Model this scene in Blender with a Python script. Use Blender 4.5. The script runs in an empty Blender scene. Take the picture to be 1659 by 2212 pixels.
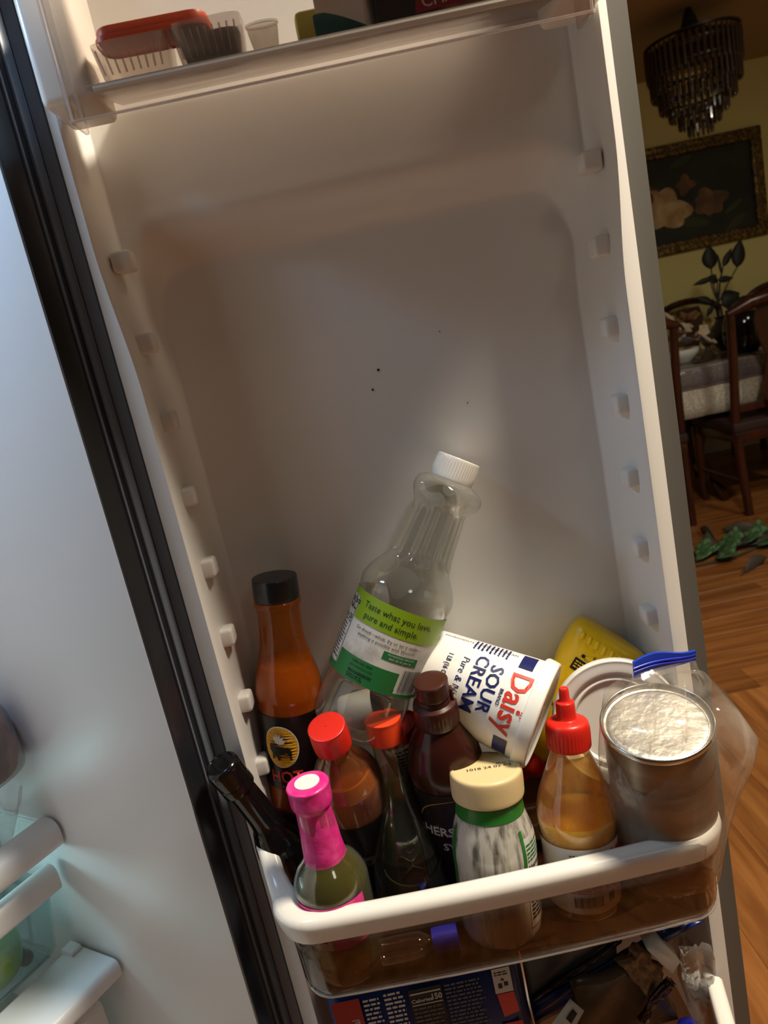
import bpy, bmesh, math, random
from mathutils import Vector, Matrix
random.seed(7)
PI = math.pi
sc = bpy.context.scene
COL = sc.collection

# ------------------------------------------------------------------ camera
FPX, CX, CY = 1600.0, 829.5, 1106.0
PITCH, ROLL = math.radians(12.5), math.radians(12.1)
CAM = Vector((0, -0.66, 1.20))
FW = Vector((0, math.cos(PITCH), -math.sin(PITCH)))
R0 = Vector((1, 0, 0)); U0 = R0.cross(FW)
RT = R0*math.cos(ROLL) - U0*math.sin(ROLL)
UP = U0*math.cos(ROLL) + R0*math.sin(ROLL)
cd = bpy.data.cameras.new('camera'); co = bpy.data.objects.new('camera', cd); COL.objects.link(co)
M4 = Matrix((RT, UP, -FW)).transposed().to_4x4(); M4.translation = CAM
co.matrix_world = M4
cd.sensor_fit = 'HORIZONTAL'; cd.sensor_width = 36; cd.lens = FPX/1659*36
cd.clip_start = 0.02; cd.clip_end = 60
cd.dof.use_dof = True; cd.dof.focus_distance = 0.715; cd.dof.aperture_fstop = 13
sc.camera = co

# ------------------------------------------------------------------ light
sc.view_settings.view_transform = 'Standard'; sc.view_settings.look = 'None'
sc.view_settings.exposure = 0.0; sc.view_settings.gamma = 1
w = bpy.data.worlds.new('world'); sc.world = w; w.use_nodes = True
w.node_tree.nodes['Background'].inputs[0].default_value = (0.58, 0.56, 0.53, 1)
w.node_tree.nodes['Background'].inputs[1].default_value = 0.048

def area(name, loc, target, size, power, color, shape='DISK', sy=None):
    l = bpy.data.lights.new(name, 'AREA'); l.shape = shape; l.size = size
    if sy: l.size_y = sy
    l.energy = power; l.color = color
    o = bpy.data.objects.new(name, l); COL.objects.link(o); o.location = loc
    o.rotation_euler = (Vector(target)-Vector(loc)).to_track_quat('-Z', 'Y').to_euler()
    return o
area('kitchen_ceiling_lamp', (0.78, -0.23, 2.40), (0.60, -0.23, 0), 0.30, 54, (1, 0.89, 0.72))
area('kitchen_room_lamp', (0.9, -2.0, 2.40), (0.5, -1.3, 0), 0.4, 2.2, (1, 0.90, 0.76))
area('dining_fill_light', (2.3, 0.9, 2.40), (2.3, 1.4, 0), 0.3, 15, (1, 0.96, 0.78))  # added fill with no known fixture, brightens the dining wall

# cabinet frame of reference: t runs into the cabinet along its side wall, s along its front towards the left
CA = math.radians(32)
H0 = Vector((-0.240, -0.018, 0))
WT = Vector((-math.cos(CA), math.sin(CA), 0)); WS = Vector((-math.sin(CA), -math.cos(CA), 0))
def cab(t, s, z): v = H0 + WT*t + WS*s; return Vector((v.x, v.y, z))
area('fridge_top_led', cab(.16, .20, 1.62), cab(.14, .02, 1.35), 0.16, 1.6, (0.42, 0.66, 1.0), 'RECTANGLE', .05)
area('crisper_led', cab(.345, .14, .732), cab(.0, .06, .715), 0.20, 0.26, (0.50, 0.93, 1.0), 'RECTANGLE', .03)

# ------------------------------------------------------------------ helpers
def at(x, y, Y):
    d = FW + RT*((x-CX)/FPX) - UP*((y-CY)/FPX)
    return CAM + d*((Y-CAM.y)/d.y)
def atZ(x, y, Z):
    d = FW + RT*((x-CX)/FPX) - UP*((y-CY)/FPX)
    return CAM + d*((Z-CAM.z)/d.z)
def lin(c):
    return tuple((v/12.92 if v <= .04045 else ((v+.055)/1.055)**2.4) for v in c)
def rgb(r, g, b): return lin((r/255, g/255, b/255))+(1,)
MATS = {}
def mat(name, col, rough=.5, metal=0, spec=.5, trans=0, ior=1.45, noise=None, bump=None, sss=0, coat=0, emit=None, depth=.01):
    """col: sRGB 0-255; noise=(col2, scale, stretch xyz, low, high); bump=(scale, strength)"""
    m = bpy.data.materials.new(name); m.use_nodes = True; nt = m.node_tree; b = nt.nodes['Principled BSDF']
    b.inputs['Base Color'].default_value = rgb(*col); b.inputs['Roughness'].default_value = rough
    b.inputs['Metallic'].default_value = metal; b.inputs['Specular IOR Level'].default_value = spec
    b.inputs['Transmission Weight'].default_value = trans; b.inputs['IOR'].default_value = ior
    if coat: b.inputs['Coat Weight'].default_value = coat; b.inputs['Coat Roughness'].default_value = .08
    if sss:
        b.inputs['Subsurface Weight'].default_value = sss; b.inputs['Subsurface Scale'].default_value = depth
        b.inputs['Subsurface Radius'].default_value = (1, .6, .3)
    if emit:
        b.inputs['Emission Color'].default_value = rgb(*emit[0]); b.inputs['Emission Strength'].default_value = emit[1]
    tc = nt.nodes.new('ShaderNodeTexCoord')
    if noise:
        c2, s, st, lo, hi = noise
        mp = nt.nodes.new('ShaderNodeMapping'); mp.inputs['Scale'].default_value = st
        nz = nt.nodes.new('ShaderNodeTexNoise'); nz.inputs['Scale'].default_value = s; nz.inputs['Detail'].default_value = 5
        rp = nt.nodes.new('ShaderNodeValToRGB'); rp.color_ramp.elements[0].position = lo; rp.color_ramp.elements[1].position = hi
        rp.color_ramp.elements[0].color = rgb(*col); rp.color_ramp.elements[1].color = rgb(*c2)
        nt.links.new(tc.outputs['Object'], mp.inputs['Vector']); nt.links.new(mp.outputs[0], nz.inputs['Vector'])
        nt.links.new(nz.outputs['Fac'], rp.inputs[0]); nt.links.new(rp.outputs[0], b.inputs['Base Color'])
    if bump:
        nz2 = nt.nodes.new('ShaderNodeTexNoise'); nz2.inputs['Scale'].default_value = bump[0]; nz2.inputs['Detail'].default_value = 3
        bp = nt.nodes.new('ShaderNodeBump'); bp.inputs['Strength'].default_value = bump[1]; bp.inputs['Distance'].default_value = .002
        nt.links.new(tc.outputs['Object'], nz2.inputs['Vector']); nt.links.new(nz2.outputs['Fac'], bp.inputs['Height'])
        nt.links.new(bp.outputs[0], b.inputs['Normal'])
    MATS[name] = m; return m
def clear(name, tint, rough=.06, refl=1.0, haze=0, hazecol=(255, 255, 255), ior=1.45, bump=None, noise=None, edge=0, tl_=.45):
    """thin see-through plastic or glass: transparent pane + fresnel reflection, with an optional share of diffuse haze"""
    m = bpy.data.materials.new(name); m.use_nodes = True; nt = m.node_tree; nt.nodes.clear()
    o = nt.nodes.new('ShaderNodeOutputMaterial'); t = nt.nodes.new('ShaderNodeBsdfTransparent'); g = nt.nodes.new('ShaderNodeBsdfGlossy')
    t.inputs[0].default_value = rgb(*tint); g.inputs['Roughness'].default_value = rough
    fr = nt.nodes.new('ShaderNodeLayerWeight'); fr.inputs[0].default_value = .5      # facing: the same from either side of the thin wall
    pw = nt.nodes.new('ShaderNodeMath'); pw.operation = 'POWER'; pw.inputs[1].default_value = 4.5; nt.links.new(fr.outputs['Facing'], pw.inputs[0])
    mu = nt.nodes.new('ShaderNodeMath'); mu.operation = 'MULTIPLY_ADD'; mu.inputs[1].default_value = .85*refl; mu.inputs[2].default_value = .045*refl; mu.use_clamp = True
    mx = nt.nodes.new('ShaderNodeMixShader'); nt.links.new(pw.outputs[0], mu.inputs[0]); nt.links.new(mu.outputs[0], mx.inputs[0])
    base = t
    if haze:
        d = nt.nodes.new('ShaderNodeBsdfDiffuse'); d.inputs[0].default_value = rgb(*hazecol)
        tl = nt.nodes.new('ShaderNodeBsdfTranslucent'); tl.inputs[0].default_value = rgb(*hazecol)
        a = nt.nodes.new('ShaderNodeMixShader'); a.inputs[0].default_value = tl_
        nt.links.new(d.outputs[0], a.inputs[1]); nt.links.new(tl.outputs[0], a.inputs[2])
        h = nt.nodes.new('ShaderNodeMixShader'); h.inputs[0].default_value = haze
        if noise:
            tc = nt.nodes.new('ShaderNodeTexCoord'); mp = nt.nodes.new('ShaderNodeMapping'); mp.inputs['Scale'].default_value = noise[1]
            nz = nt.nodes.new('ShaderNodeTexNoise'); nz.inputs['Scale'].default_value = noise[0]; nz.inputs['Detail'].default_value = 4
            mr = nt.nodes.new('ShaderNodeMapRange'); mr.inputs[1].default_value = noise[2]; mr.inputs[2].default_value = noise[3]
            mr.inputs[3].default_value = noise[4]; mr.inputs[4].default_value = noise[5]
            nt.links.new(tc.outputs['Object'], mp.inputs[0]); nt.links.new(mp.outputs[0], nz.inputs['Vector'])
            nt.links.new(nz.outputs['Fac'], mr.inputs[0]); nt.links.new(mr.outputs[0], h.inputs[0])
        if edge:
            p2 = nt.nodes.new('ShaderNodeMath'); p2.operation = 'POWER'; p2.inputs[1].default_value = 2.5; nt.links.new(fr.outputs['Facing'], p2.inputs[0])
            e2 = nt.nodes.new('ShaderNodeMath'); e2.operation = 'MULTIPLY_ADD'; e2.inputs[1].default_value = edge; e2.inputs[2].default_value = haze; e2.use_clamp = True
            nt.links.new(p2.outputs[0], e2.inputs[0]); nt.links.new(e2.outputs[0], h.inputs[0])
        nt.links.new(t.outputs[0], h.inputs[1]); nt.links.new(a.outputs[0], h.inputs[2]); base = h
    if bump:
        tc2 = nt.nodes.new('ShaderNodeTexCoord'); nz2 = nt.nodes.new('ShaderNodeTexNoise'); nz2.inputs['Scale'].default_value = bump[0]
        bp = nt.nodes.new('ShaderNodeBump'); bp.inputs['Strength'].default_value = bump[1]; bp.inputs['Distance'].default_value = .004
        nt.links.new(tc2.outputs['Object'], nz2.inputs['Vector']); nt.links.new(nz2.outputs['Fac'], bp.inputs['Height'])
        nt.links.new(bp.outputs[0], g.inputs['Normal']); nt.links.new(bp.outputs[0], fr.inputs['Normal'])
    nt.links.new(base.outputs[0], mx.inputs[1]); nt.links.new(g.outputs[0], mx.inputs[2]); nt.links.new(mx.outputs[0], o.inputs[0])
    MATS[name] = m; return m
def wood(name, c1, c2, axis=0, rough=.35, scale=1.0):
    m = bpy.data.materials.new(name); m.use_nodes = True; nt = m.node_tree; b = nt.nodes['Principled BSDF']
    tc = nt.nodes.new('ShaderNodeTexCoord'); mp = nt.nodes.new('ShaderNodeMapping')
    s = [14*scale]*3; s[axis] = 1.1*scale; mp.inputs['Scale'].default_value = s
    oi = nt.nodes.new('ShaderNodeObjectInfo'); ad = nt.nodes.new('ShaderNodeVectorMath'); ad.operation = 'ADD'
    ml = nt.nodes.new('ShaderNodeMath'); ml.operation = 'MULTIPLY'; ml.inputs[1].default_value = 40
    nt.links.new(oi.outputs['Random'], ml.inputs[0]); nt.links.new(tc.outputs['Object'], mp.inputs[0])
    nt.links.new(mp.outputs[0], ad.inputs[0]); nt.links.new(ml.outputs[0], ad.inputs[1])
    nz = nt.nodes.new('ShaderNodeTexNoise'); nz.inputs['Scale'].default_value = 1.6; nz.inputs['Detail'].default_value = 7; nz.inputs['Distortion'].default_value = 1.2
    rp = nt.nodes.new('ShaderNodeValToRGB'); rp.color_ramp.elements[0].position = .32; rp.color_ramp.elements[1].position = .68
    rp.color_ramp.elements[0].color = rgb(*c1); rp.color_ramp.elements[1].color = rgb(*c2)
    hs = nt.nodes.new('ShaderNodeHueSaturation'); mr = nt.nodes.new('ShaderNodeMapRange'); mr.inputs[3].default_value = .85; mr.inputs[4].default_value = 1.12
    nt.links.new(oi.outputs['Random'], mr.inputs[0]); nt.links.new(mr.outputs[0], hs.inputs['Value'])
    nt.links.new(ad.outputs[0], nz.inputs['Vector']); nt.links.new(nz.outputs['Fac'], rp.inputs[0]); nt.links.new(rp.outputs[0], hs.inputs['Color'])
    nt.links.new(hs.outputs[0], b.inputs['Base Color']); b.inputs['Roughness'].default_value = rough
    MATS[name] = m; return m

def obj(name, me, m=None, parent=None, smooth=40, **props):
    if m is not None and not me.materials: me.materials.append(MATS[m] if isinstance(m, str) else m)
    if smooth:
        me.polygons.foreach_set('use_smooth', [True]*len(me.polygons)); me.set_sharp_from_angle(angle=math.radians(smooth))
    o = bpy.data.objects.new(name, me); COL.objects.link(o)
    if parent is not None: o.parent = parent
    for k, v in props.items(): o[k] = v
    return o
def tag(o, label, cat, group=None):
    o['label'] = label; o['category'] = cat
    if group: o['group'] = group
    return o
def frame(axis, fwd=(0, 1, 0), spin=0):
    z = Vector(axis).normalized(); y = Vector(fwd); y = (y - z*y.dot(z)).normalized(); x = y.cross(z)
    m = Matrix((x, y, z)).transposed()
    if spin: m = m @ Matrix.Rotation(spin, 3, 'Z')
    return m
def thing(name, label, cat, loc=(0, 0, 0), axis=(0, 0, 1), fwd=(0, 1, 0), spin=0, group=None):
    e = bpy.data.objects.new(name, None); COL.objects.link(e); e.empty_display_size = .02
    m = frame(axis, fwd, spin).to_4x4(); m.translation = Vector(loc); e.matrix_world = m
    return tag(e, label, cat, group)
def pyd(v, f, name='mesh'):
    me = bpy.data.meshes.new(name); me.from_pydata([tuple(p) for p in v], [], f); me.update(); return me
def from_bm(bm):
    me = bpy.data.meshes.new('mesh'); bmesh.ops.recalc_face_normals(bm, faces=bm.faces); bm.to_mesh(me); bm.free(); return me
def box_me(x0, x1, y0, y1, z0, z1, bev=0, seg=2):
    bm = bmesh.new(); bmesh.ops.create_cube(bm, size=1)
    for v in bm.verts:
        v.co = Vector((x0 if v.co.x < 0 else x1, y0 if v.co.y < 0 else y1, z0 if v.co.z < 0 else z1))
    if bev: bmesh.ops.bevel(bm, geom=bm.edges[:], offset=bev, segments=seg, affect='EDGES', profile=.5)
    return from_bm(bm)
def rod_me(pts, r, n=10, caps=True):
    """tube along a polyline; r a number or one radius per point"""
    pts = [Vector(p) for p in pts]; rs = r if isinstance(r, (list, tuple)) else [r]*len(pts)
    v = []; f = []; prev = None
    for i, p in enumerate(pts):
        d = (pts[min(i+1, len(pts)-1)]-pts[max(i-1, 0)]).normalized()
        a = prev if prev is not None else (Vector((0, 0, 1)) if abs(d.z) < .9 else Vector((1, 0, 0)))
        x = (a - d*a.dot(d)).normalized(); prev = x; y = d.cross(x)
        for k in range(n):
            an = 2*PI*k/n; v.append(p + (x*math.cos(an)+y*math.sin(an))*rs[i])
    for i in range(len(pts)-1):
        for k in range(n): f.append((i*n+k, i*n+(k+1) % n, (i+1)*n+(k+1) % n, (i+1)*n+k))
    if caps: f.append(tuple(range(n-1, -1, -1))); f.append(tuple((len(pts)-1)*n+k for k in range(n)))
    return pyd(v, f)
def crom(pts, n=5):
    """Catmull-Rom through profile points (r,z); a point given as (r,z,1) is a hard corner"""
    out = []
    for i in range(len(pts)-1):
        p1, p2 = pts[i], pts[i+1]
        p0 = pts[i-1] if i > 0 and len(p1) < 3 else p1
        p3 = pts[i+2] if i+2 < len(pts) and len(p2) < 3 else p2
        for k in range(n):
            t = k/n
            out.append(tuple(.5*((2*p1[j]) + (-p0[j]+p2[j])*t + (2*p0[j]-5*p1[j]+4*p2[j]-p3[j])*t*t + (-p0[j]+3*p1[j]-3*p2[j]+p3[j])*t**3) for j in (0, 1)))
    out.append(tuple(pts[-1][:2])); return [(max(r, 0), z) for r, z in out]
def lathe_me(prof, seg=48, mod=None, sx=1, sy=1, close=True):
    """mod(phi, z) -> radius factor; r = 0 at an end closes it"""
    v = []; f = []; rings = []
    for r, z in prof:
        if r < 1e-6: rings.append((len(v), 1)); v.append((0, 0, z))
        else:
            rings.append((len(v), seg))
            for k in range(seg):
                a = 2*PI*k/seg; q = r*(mod(a, z) if mod else 1); v.append((q*math.cos(a)*sx, q*math.sin(a)*sy, z))
    for (a, na), (b, nb) in zip(rings, rings[1:]):
        for k in range(seg):
            k2 = (k+1) % seg
            if na == 1 and nb == 1: break
            if na == 1: f.append((a, b+k2, b+k))
            elif nb == 1: f.append((a+k, a+k2, b))
            else: f.append((a+k, a+k2, b+k2, b+k))
    me = pyd(v, f); bm = bmesh.new(); bm.from_mesh(me); bpy.data.meshes.remove(me); return from_bm(bm)
def rad(prof, z):
    """radius of a profile at height z (profile listed from the base up)"""
    for (r0, z0), (r1, z1) in zip(prof, prof[1:]):
        if min(z0, z1) <= z <= max(z0, z1) and abs(z1-z0) > 1e-7: return r0+(r1-r0)*(z-z0)/(z1-z0)
    return prof[-1][0]
class Surf:
    """printing surface round a lathe: u metres to the right of the front (local -Y), v metres up"""
    def __init__(s, prof, rref, off=.0005, a0=0, sx=1, sy=1): s.p = prof; s.r = rref; s.off = off; s.a0 = math.radians(a0); s.sx = sx; s.sy = sy
    def __call__(s, u, v, o=0):
        a = -PI/2 + s.a0 + u/s.r; r = rad(s.p, v)+s.off+o
        return Vector((r*math.cos(a)*s.sx, r*math.sin(a)*s.sy, v))
class Plane:
    def __init__(s, o, x, y, n): s.o = Vector(o); s.x = Vector(x).normalized(); s.y = Vector(y).normalized(); s.n = Vector(n).normalized()
    def __call__(s, u, v, o=0): return s.o + s.x*u + s.y*v + s.n*(.0004+o)
def patch(name, surf, u0, u1, v0, v1, m, parent, nu=16, nv=6, o=0, shear=None):
    v = []; f = []
    for j in range(nv+1):
        for i in range(nu+1):
            vv = v0+(v1-v0)*j/nv; uu = u0+(u1-u0)*i/nu
            v.append(surf(uu, vv, o))
    for j in range(nv):
        for i in range(nu): a = j*(nu+1)+i; f.append((a, a+1, a+nu+2, a+nu+1))
    return obj(name, pyd(v, f), m, parent)
def shape(name, surf, polys, m, parent, o=.0002, sub=1):
    """flat printed shapes: list of polygons in (u,v)"""
    bm = bmesh.new()
    for poly in polys:
        vs = [bm.verts.new((p[0], p[1], 0)) for p in poly]
        if len(vs) > 2:
            try: bm.faces.new(vs)
            except ValueError: pass
    bmesh.ops.triangulate(bm, faces=bm.faces[:])
    for _ in range(sub): bmesh.ops.subdivide_edges(bm, edges=bm.edges[:], cuts=1)
    for v in bm.verts: v.co = surf(v.co.x, v.co.y, o)
    me = bpy.data.meshes.new('mesh'); bm.to_mesh(me); bm.free()
    return obj(name, me, m, parent, smooth=0)
def text(name, surf, s, u, v, size, m, parent, o=.0003, align='CENTER', width=1.0, bold=0, rot=0, space=1.0, shear=0):
    c = bpy.data.curves.new('t', 'FONT'); c.body = s; c.size = size; c.align_x = align; c.align_y = 'CENTER'
    c.resolution_u = 2; c.offset = bold*size; c.space_line = space; c.shear = shear
    to = bpy.data.objects.new('t', c); me = bpy.data.meshes.new_from_object(to)
    bpy.data.objects.remove(to); bpy.data.curves.remove(c)
    ca, sa = math.cos(rot), math.sin(rot)
    for vt in me.vertices:
        x, y = vt.co.x*width, vt.co.y; vt.co = surf(u + x*ca - y*sa, v + x*sa + y*ca, o)
    me.materials.clear(); me.update()
    return obj(name, me, m, parent, smooth=0)
def bars(u0, u1, v0, v1, n, seed=3):
    rnd = random.Random(seed); out = []; u = u0; q = (u1-u0)/n
    while u < u1:
        wd = q*rnd.choice((.35, .35, .7, 1.0)); out.append([(u, v0), (min(u+wd, u1), v0), (min(u+wd, u1), v1), (u, v1)]); u += wd+q*rnd.choice((.4, .6, .8))
    return out
def lines(u0, u1, vtop, n, dv, h, seed=1, word=.006):
    """rows of tiny unreadable print as short dashes"""
    rnd = random.Random(seed); out = []
    for i in range(n):
        u = u0; v = vtop-i*dv
        end = u1 - rnd.random()*.15*(u1-u0)
        while u < end:
            wd = min(word*(.3+rnd.random()), end-u); out.append([(u, v-h), (u+wd, v-h), (u+wd, v), (u, v)]); u += wd+word*.22
    return out
def loft_me(loops, close_u=True, cap0=False, cap1=False):
    n = len(loops[0]); v = [p for l in loops for p in l]; f = []
    for i in range(len(loops)-1):
        for k in range(n if close_u else n-1): f.append((i*n+k, i*n+(k+1) % n, (i+1)*n+(k+1) % n, (i+1)*n+k))
    if cap0: f.append(tuple(range(n-1, -1, -1)))
    if cap1: f.append(tuple((len(loops)-1)*n+k for k in range(n)))
    me = pyd(v, f); bm = bmesh.new(); bm.from_mesh(me); bpy.data.meshes.remove(me); return from_bm(bm)
def shell(o, th, off=-1):
    md = o.modifiers.new('thickness', 'SOLIDIFY'); md.thickness = th; md.offset = off; return o
def sstep(a, b, x):
    t = max(0, min(1, (x-a)/(b-a))); return t*t*(3-2*t)

# ------------------------------------------------------------------ materials
mat('liner', (226, 222, 216), .38, bump=(900, .03)); mat('cab_liner', (226, 226, 226), .32)
mat('rim_white', (232, 226, 216), .22); mat('gasket', (104, 112, 124), .33); mat('gasket_r', (98, 95, 89), .45)
mat('frame_black', (36, 38, 43), .25); mat('steel', (120, 118, 112), .35, metal=.7, noise=((100, 98, 94), 60, (1, 1, .05), .3, .7))
clear('bin_clear', (226, 212, 198), .05, 1.3); clear('frost_floor', (225, 220, 216), .3, .6, haze=.62, hazecol=(222, 216, 210)); clear('acrylic', (247, 243, 240), .06, 1.3)
clear('frost', (232, 226, 220), .25, .8, haze=.34, hazecol=(225, 215, 205))
clear('glass', (248, 250, 246), .05, 1.8, haze=.015, hazecol=(225, 230, 225), edge=.2); clear('pet', (250, 251, 245), .07, 2.0, haze=.03, hazecol=(235, 235, 228), edge=.45)
clear('glass_dark', (205, 200, 170), .06, 1.5, haze=.10, hazecol=(150, 142, 104)); clear('bottle_black', (40, 26, 20), .06, 1.6)
clear('bag_film', (252, 250, 247), .09, 1.0, haze=.10, hazecol=(236, 226, 210), bump=(45, .4), noise=(18, (1, 1, .6), .42, .72, .05, .32))
clear('film_thin', (245, 245, 245), .1, 1.2, haze=.12, hazecol=(220, 220, 220), bump=(60, .6))
clear('amber', (252, 230, 186), .06, 1.0, haze=.42, hazecol=(196, 108, 22), noise=(9, (1, 1, .3), .35, .7, .25, .8), tl_=.65)
clear('mayo_film', (250, 232, 190), .06, .6, haze=.45, hazecol=(248, 184, 66), noise=(28, (1, 1, .5), .36, .60, .16, .97), tl_=.75)
clear('milk_film', (245, 246, 240), .06, 1.0, haze=.6, hazecol=(232, 226, 212), noise=(110, (1, 1, .13), .34, .52, .15, 1.0))
clear('crystal', (150, 140, 130), .08, 1.8, haze=.3, hazecol=(140, 120, 105)); clear('drawer_clear', (240, 248, 247), .1, 1.2, haze=.06, hazecol=(200, 225, 225))
mat('sauce_orange', (186, 112, 26), .3, sss=.6, depth=.012); mat('sauce_mayo', (250, 184, 62), .35, sss=1, depth=.03); mat('sauce_red', (150, 76, 16), .3, sss=.5, depth=.012)
mat('sauce_green', (72, 64, 10), .2, coat=.6); mat('soy', (16, 9, 5), .1); mat('spill', (36, 18, 6), .2, noise=((56, 29, 9), 14, (1, 1, 1), .35, .7)); mat('blue_shaded', (14, 34, 92), .3)
mat('cream_fill', (214, 196, 160), .45, noise=((190, 168, 130), 40, (1, 1, 1), .4, .7)); mat('brown', (62, 28, 20), .3); mat('brown_body', (50, 20, 14), .2)
mat('black_cap', (20, 20, 23), .32, coat=.3); mat('black', (14, 13, 14), .35); mat('black_gloss', (16, 14, 15), .12); mat('navy', (18, 24, 84), .4)
mat('red_cap', (214, 40, 26), .35, sss=.1); mat('orange_red_cap', (226, 66, 28), .35, sss=.1); mat('pink', (214, 40, 128), .3, noise=((236, 74, 150), 60, (1, 1, 1), .4, .65), bump=(90, .4))
mat('white', (232, 228, 220), .4); mat('white_gloss', (236, 232, 224), .22, sss=.05); mat('cream_cap', (222, 196, 144), .4); mat('paper', (205, 200, 192), .6, noise=((150, 142, 130), 24, (1, 1, 1), .55, .72))
mat('lime', (128, 158, 22), .45); mat('green', (36, 108, 54), .45); mat('green_band', (40, 112, 40), .3); mat('ink', (16, 16, 18), .6); mat('ink_green', (26, 50, 30), .6); mat('ink_grey', (92, 86, 80), .6)
mat('mustard', (240, 196, 20), .3, sss=.1); mat('yellow', (226, 168, 30), .5); mat('red', (200, 40, 30), .4); mat('red_print', (206, 56, 40), .45); mat('blue', (22, 60, 178), .3); mat('blue_cap', (44, 48, 190), .35)
mat('can_side', (150, 138, 124), .34, metal=.85, noise=((104, 94, 82), 7, (1, 1, 4), .35, .65)); mat('foil', (232, 228, 218), .36, metal=1, bump=(90, .5)); mat('tin_rim', (200, 196, 188), .2, metal=1)
mat('box_blue', (20, 44, 96), .35); mat('print_white', (190, 190, 186), .5); mat('gold', (150, 110, 40), .4); mat('box_red', (150, 22, 28), .4)
mat('orange_lid', (200, 76, 34), .4); mat('smoke_lid', (92, 92, 94), .4); mat('choc_box', (46, 28, 20), .5, noise=((150, 100, 70), 14, (1, 1, 1), .52, .6)); mat('butter_yellow', (196, 178, 70), .5)
mat('teal', (24, 74, 66), .5); mat('bread', (150, 118, 84), .8, noise=((96, 62, 34), 130, (1, 1, 1), .4, .65), bump=(160, 1)); mat('pouch_brown', (60, 48, 36), .3, noise=((96, 78, 58), 12, (1, 1, 1), .4, .7))
mat('grey_pouch', (74, 76, 78), .3, bump=(14, .6)); mat('apple', (112, 142, 40), .35, noise=((88, 116, 30), 14, (1, 1, 1), .4, .6)); mat('meat', (196, 136, 112), .45, noise=((96, 52, 46), 22, (1, 1, 1), .4, .6)); mat('greens', (110, 116, 24), .5, noise=((70, 84, 20), 20, (1, 1, 1), .4, .6)); mat('grape', (96, 52, 44), .4)
clear('edge_glow', (250, 246, 244), .1, 2.0, haze=.55, hazecol=(245, 240, 238)); mat('jar_shaded', (168, 162, 154), .45); mat('led', (255, 255, 255), .5, emit=((190, 235, 255), 2.0))  # edge_glow: bright cut edges put into pale haze; jar colour holds its shade
mat('wall_paint', (214, 200, 132), .8); mat('ceil_paint', (176, 150, 124), .9); mat('cloth', (190, 178, 168), .8, noise=((160, 146, 138), 60, (1, 1, 1), .4, .6)); mat('cloth_lace', (206, 198, 184), .85, noise=((176, 166, 150), 90, (1, 1, 1), .4, .6)); mat('runner', (140, 118, 122), .7, noise=((110, 88, 94), 80, (1, 1, 1), .4, .6))
wood('cherry', (42, 19, 12), (74, 32, 18), 2, .3); mat('seat_dark', (52, 28, 26), .7); wood('oak_y', (128, 76, 36), (176, 116, 62), 1, .32); wood('oak_x', (122, 72, 34), (168, 108, 56), 0, .32)
mat('frame_gold', (74, 58, 30), .45, metal=.4, noise=((150, 116, 56), 50, (1, 1, 1), .45, .65), bump=(70, 1)); mat('canvas', (26, 30, 24), .6, noise=((40, 40, 30), 5, (1, 1, 1), .4, .6)); mat('petal', (206, 176, 128), .7, noise=((156, 116, 74), 9, (1, 1, 1), .35, .65)); mat('petal_dark', (130, 92, 58), .7, noise=((86, 60, 40), 9, (1, 1, 1), .35, .65)); mat('leaf_paint', (58, 62, 36), .7)
mat('leaf_dark', (24, 26, 20), .6); mat('leaf_green', (58, 92, 54), .5, noise=((110, 140, 100), 30, (1, 1, 1), .45, .62)); mat('leaf_grey', (70, 64, 56), .6); mat('flower_pale', (196, 176, 150), .7); mat('brass', (120, 96, 60), .35, metal=.7); mat('dark_metal', (60, 54, 50), .35, metal=.6)

# ------------------------------------------------------------------ room
fl = obj('floor', box_me(-2.6, 4.2, -3.2, 4.4, -.05, -.006), 'oak_y', smooth=0, kind='structure')
def plank(x0, x1, y0, y1, m):
    obj('plank', box_me(x0+.0003, x1-.0003, y0+.0003, y1-.0003, -.006, 0, .0005, 1), m, fl, smooth=0)
rp = random.Random(4)
x = -.9
while x < 2.2:
    cut = rp.uniform(-.6, .5); plank(x, x+.127, -1.5, cut, 'oak_y'); plank(x, x+.127, cut, 1.325, 'oak_y'); x += .127
y = 1.325
while y < 4.39:
    a = rp.uniform(.9, 1.9); b = a+1.22
    for p0, p1 in ((-.5, a), (a, b), (b, 4.0)): plank(p0, p1, y, min(y+.127, 4.395), 'oak_x')
    y += .127
obj('wall_back', box_me(-2.6, 4.2, 4.40, 4.5, 0, 2.44), 'wall_paint', smooth=0, kind='structure')
obj('wall_right', box_me(4.1, 4.2, -3.2, 4.4, 0, 2.44), 'wall_paint', smooth=0, kind='structure')
obj('ceiling', box_me(-2.6, 4.2, .9, 4.5, 2.44, 2.5), 'ceil_paint', smooth=0, kind='structure')
obj('baseboard_back', box_me(-2.6, 4.1, 4.385, 4.4, 0, .09, .004), 'white', smooth=0, kind='structure')

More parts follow.
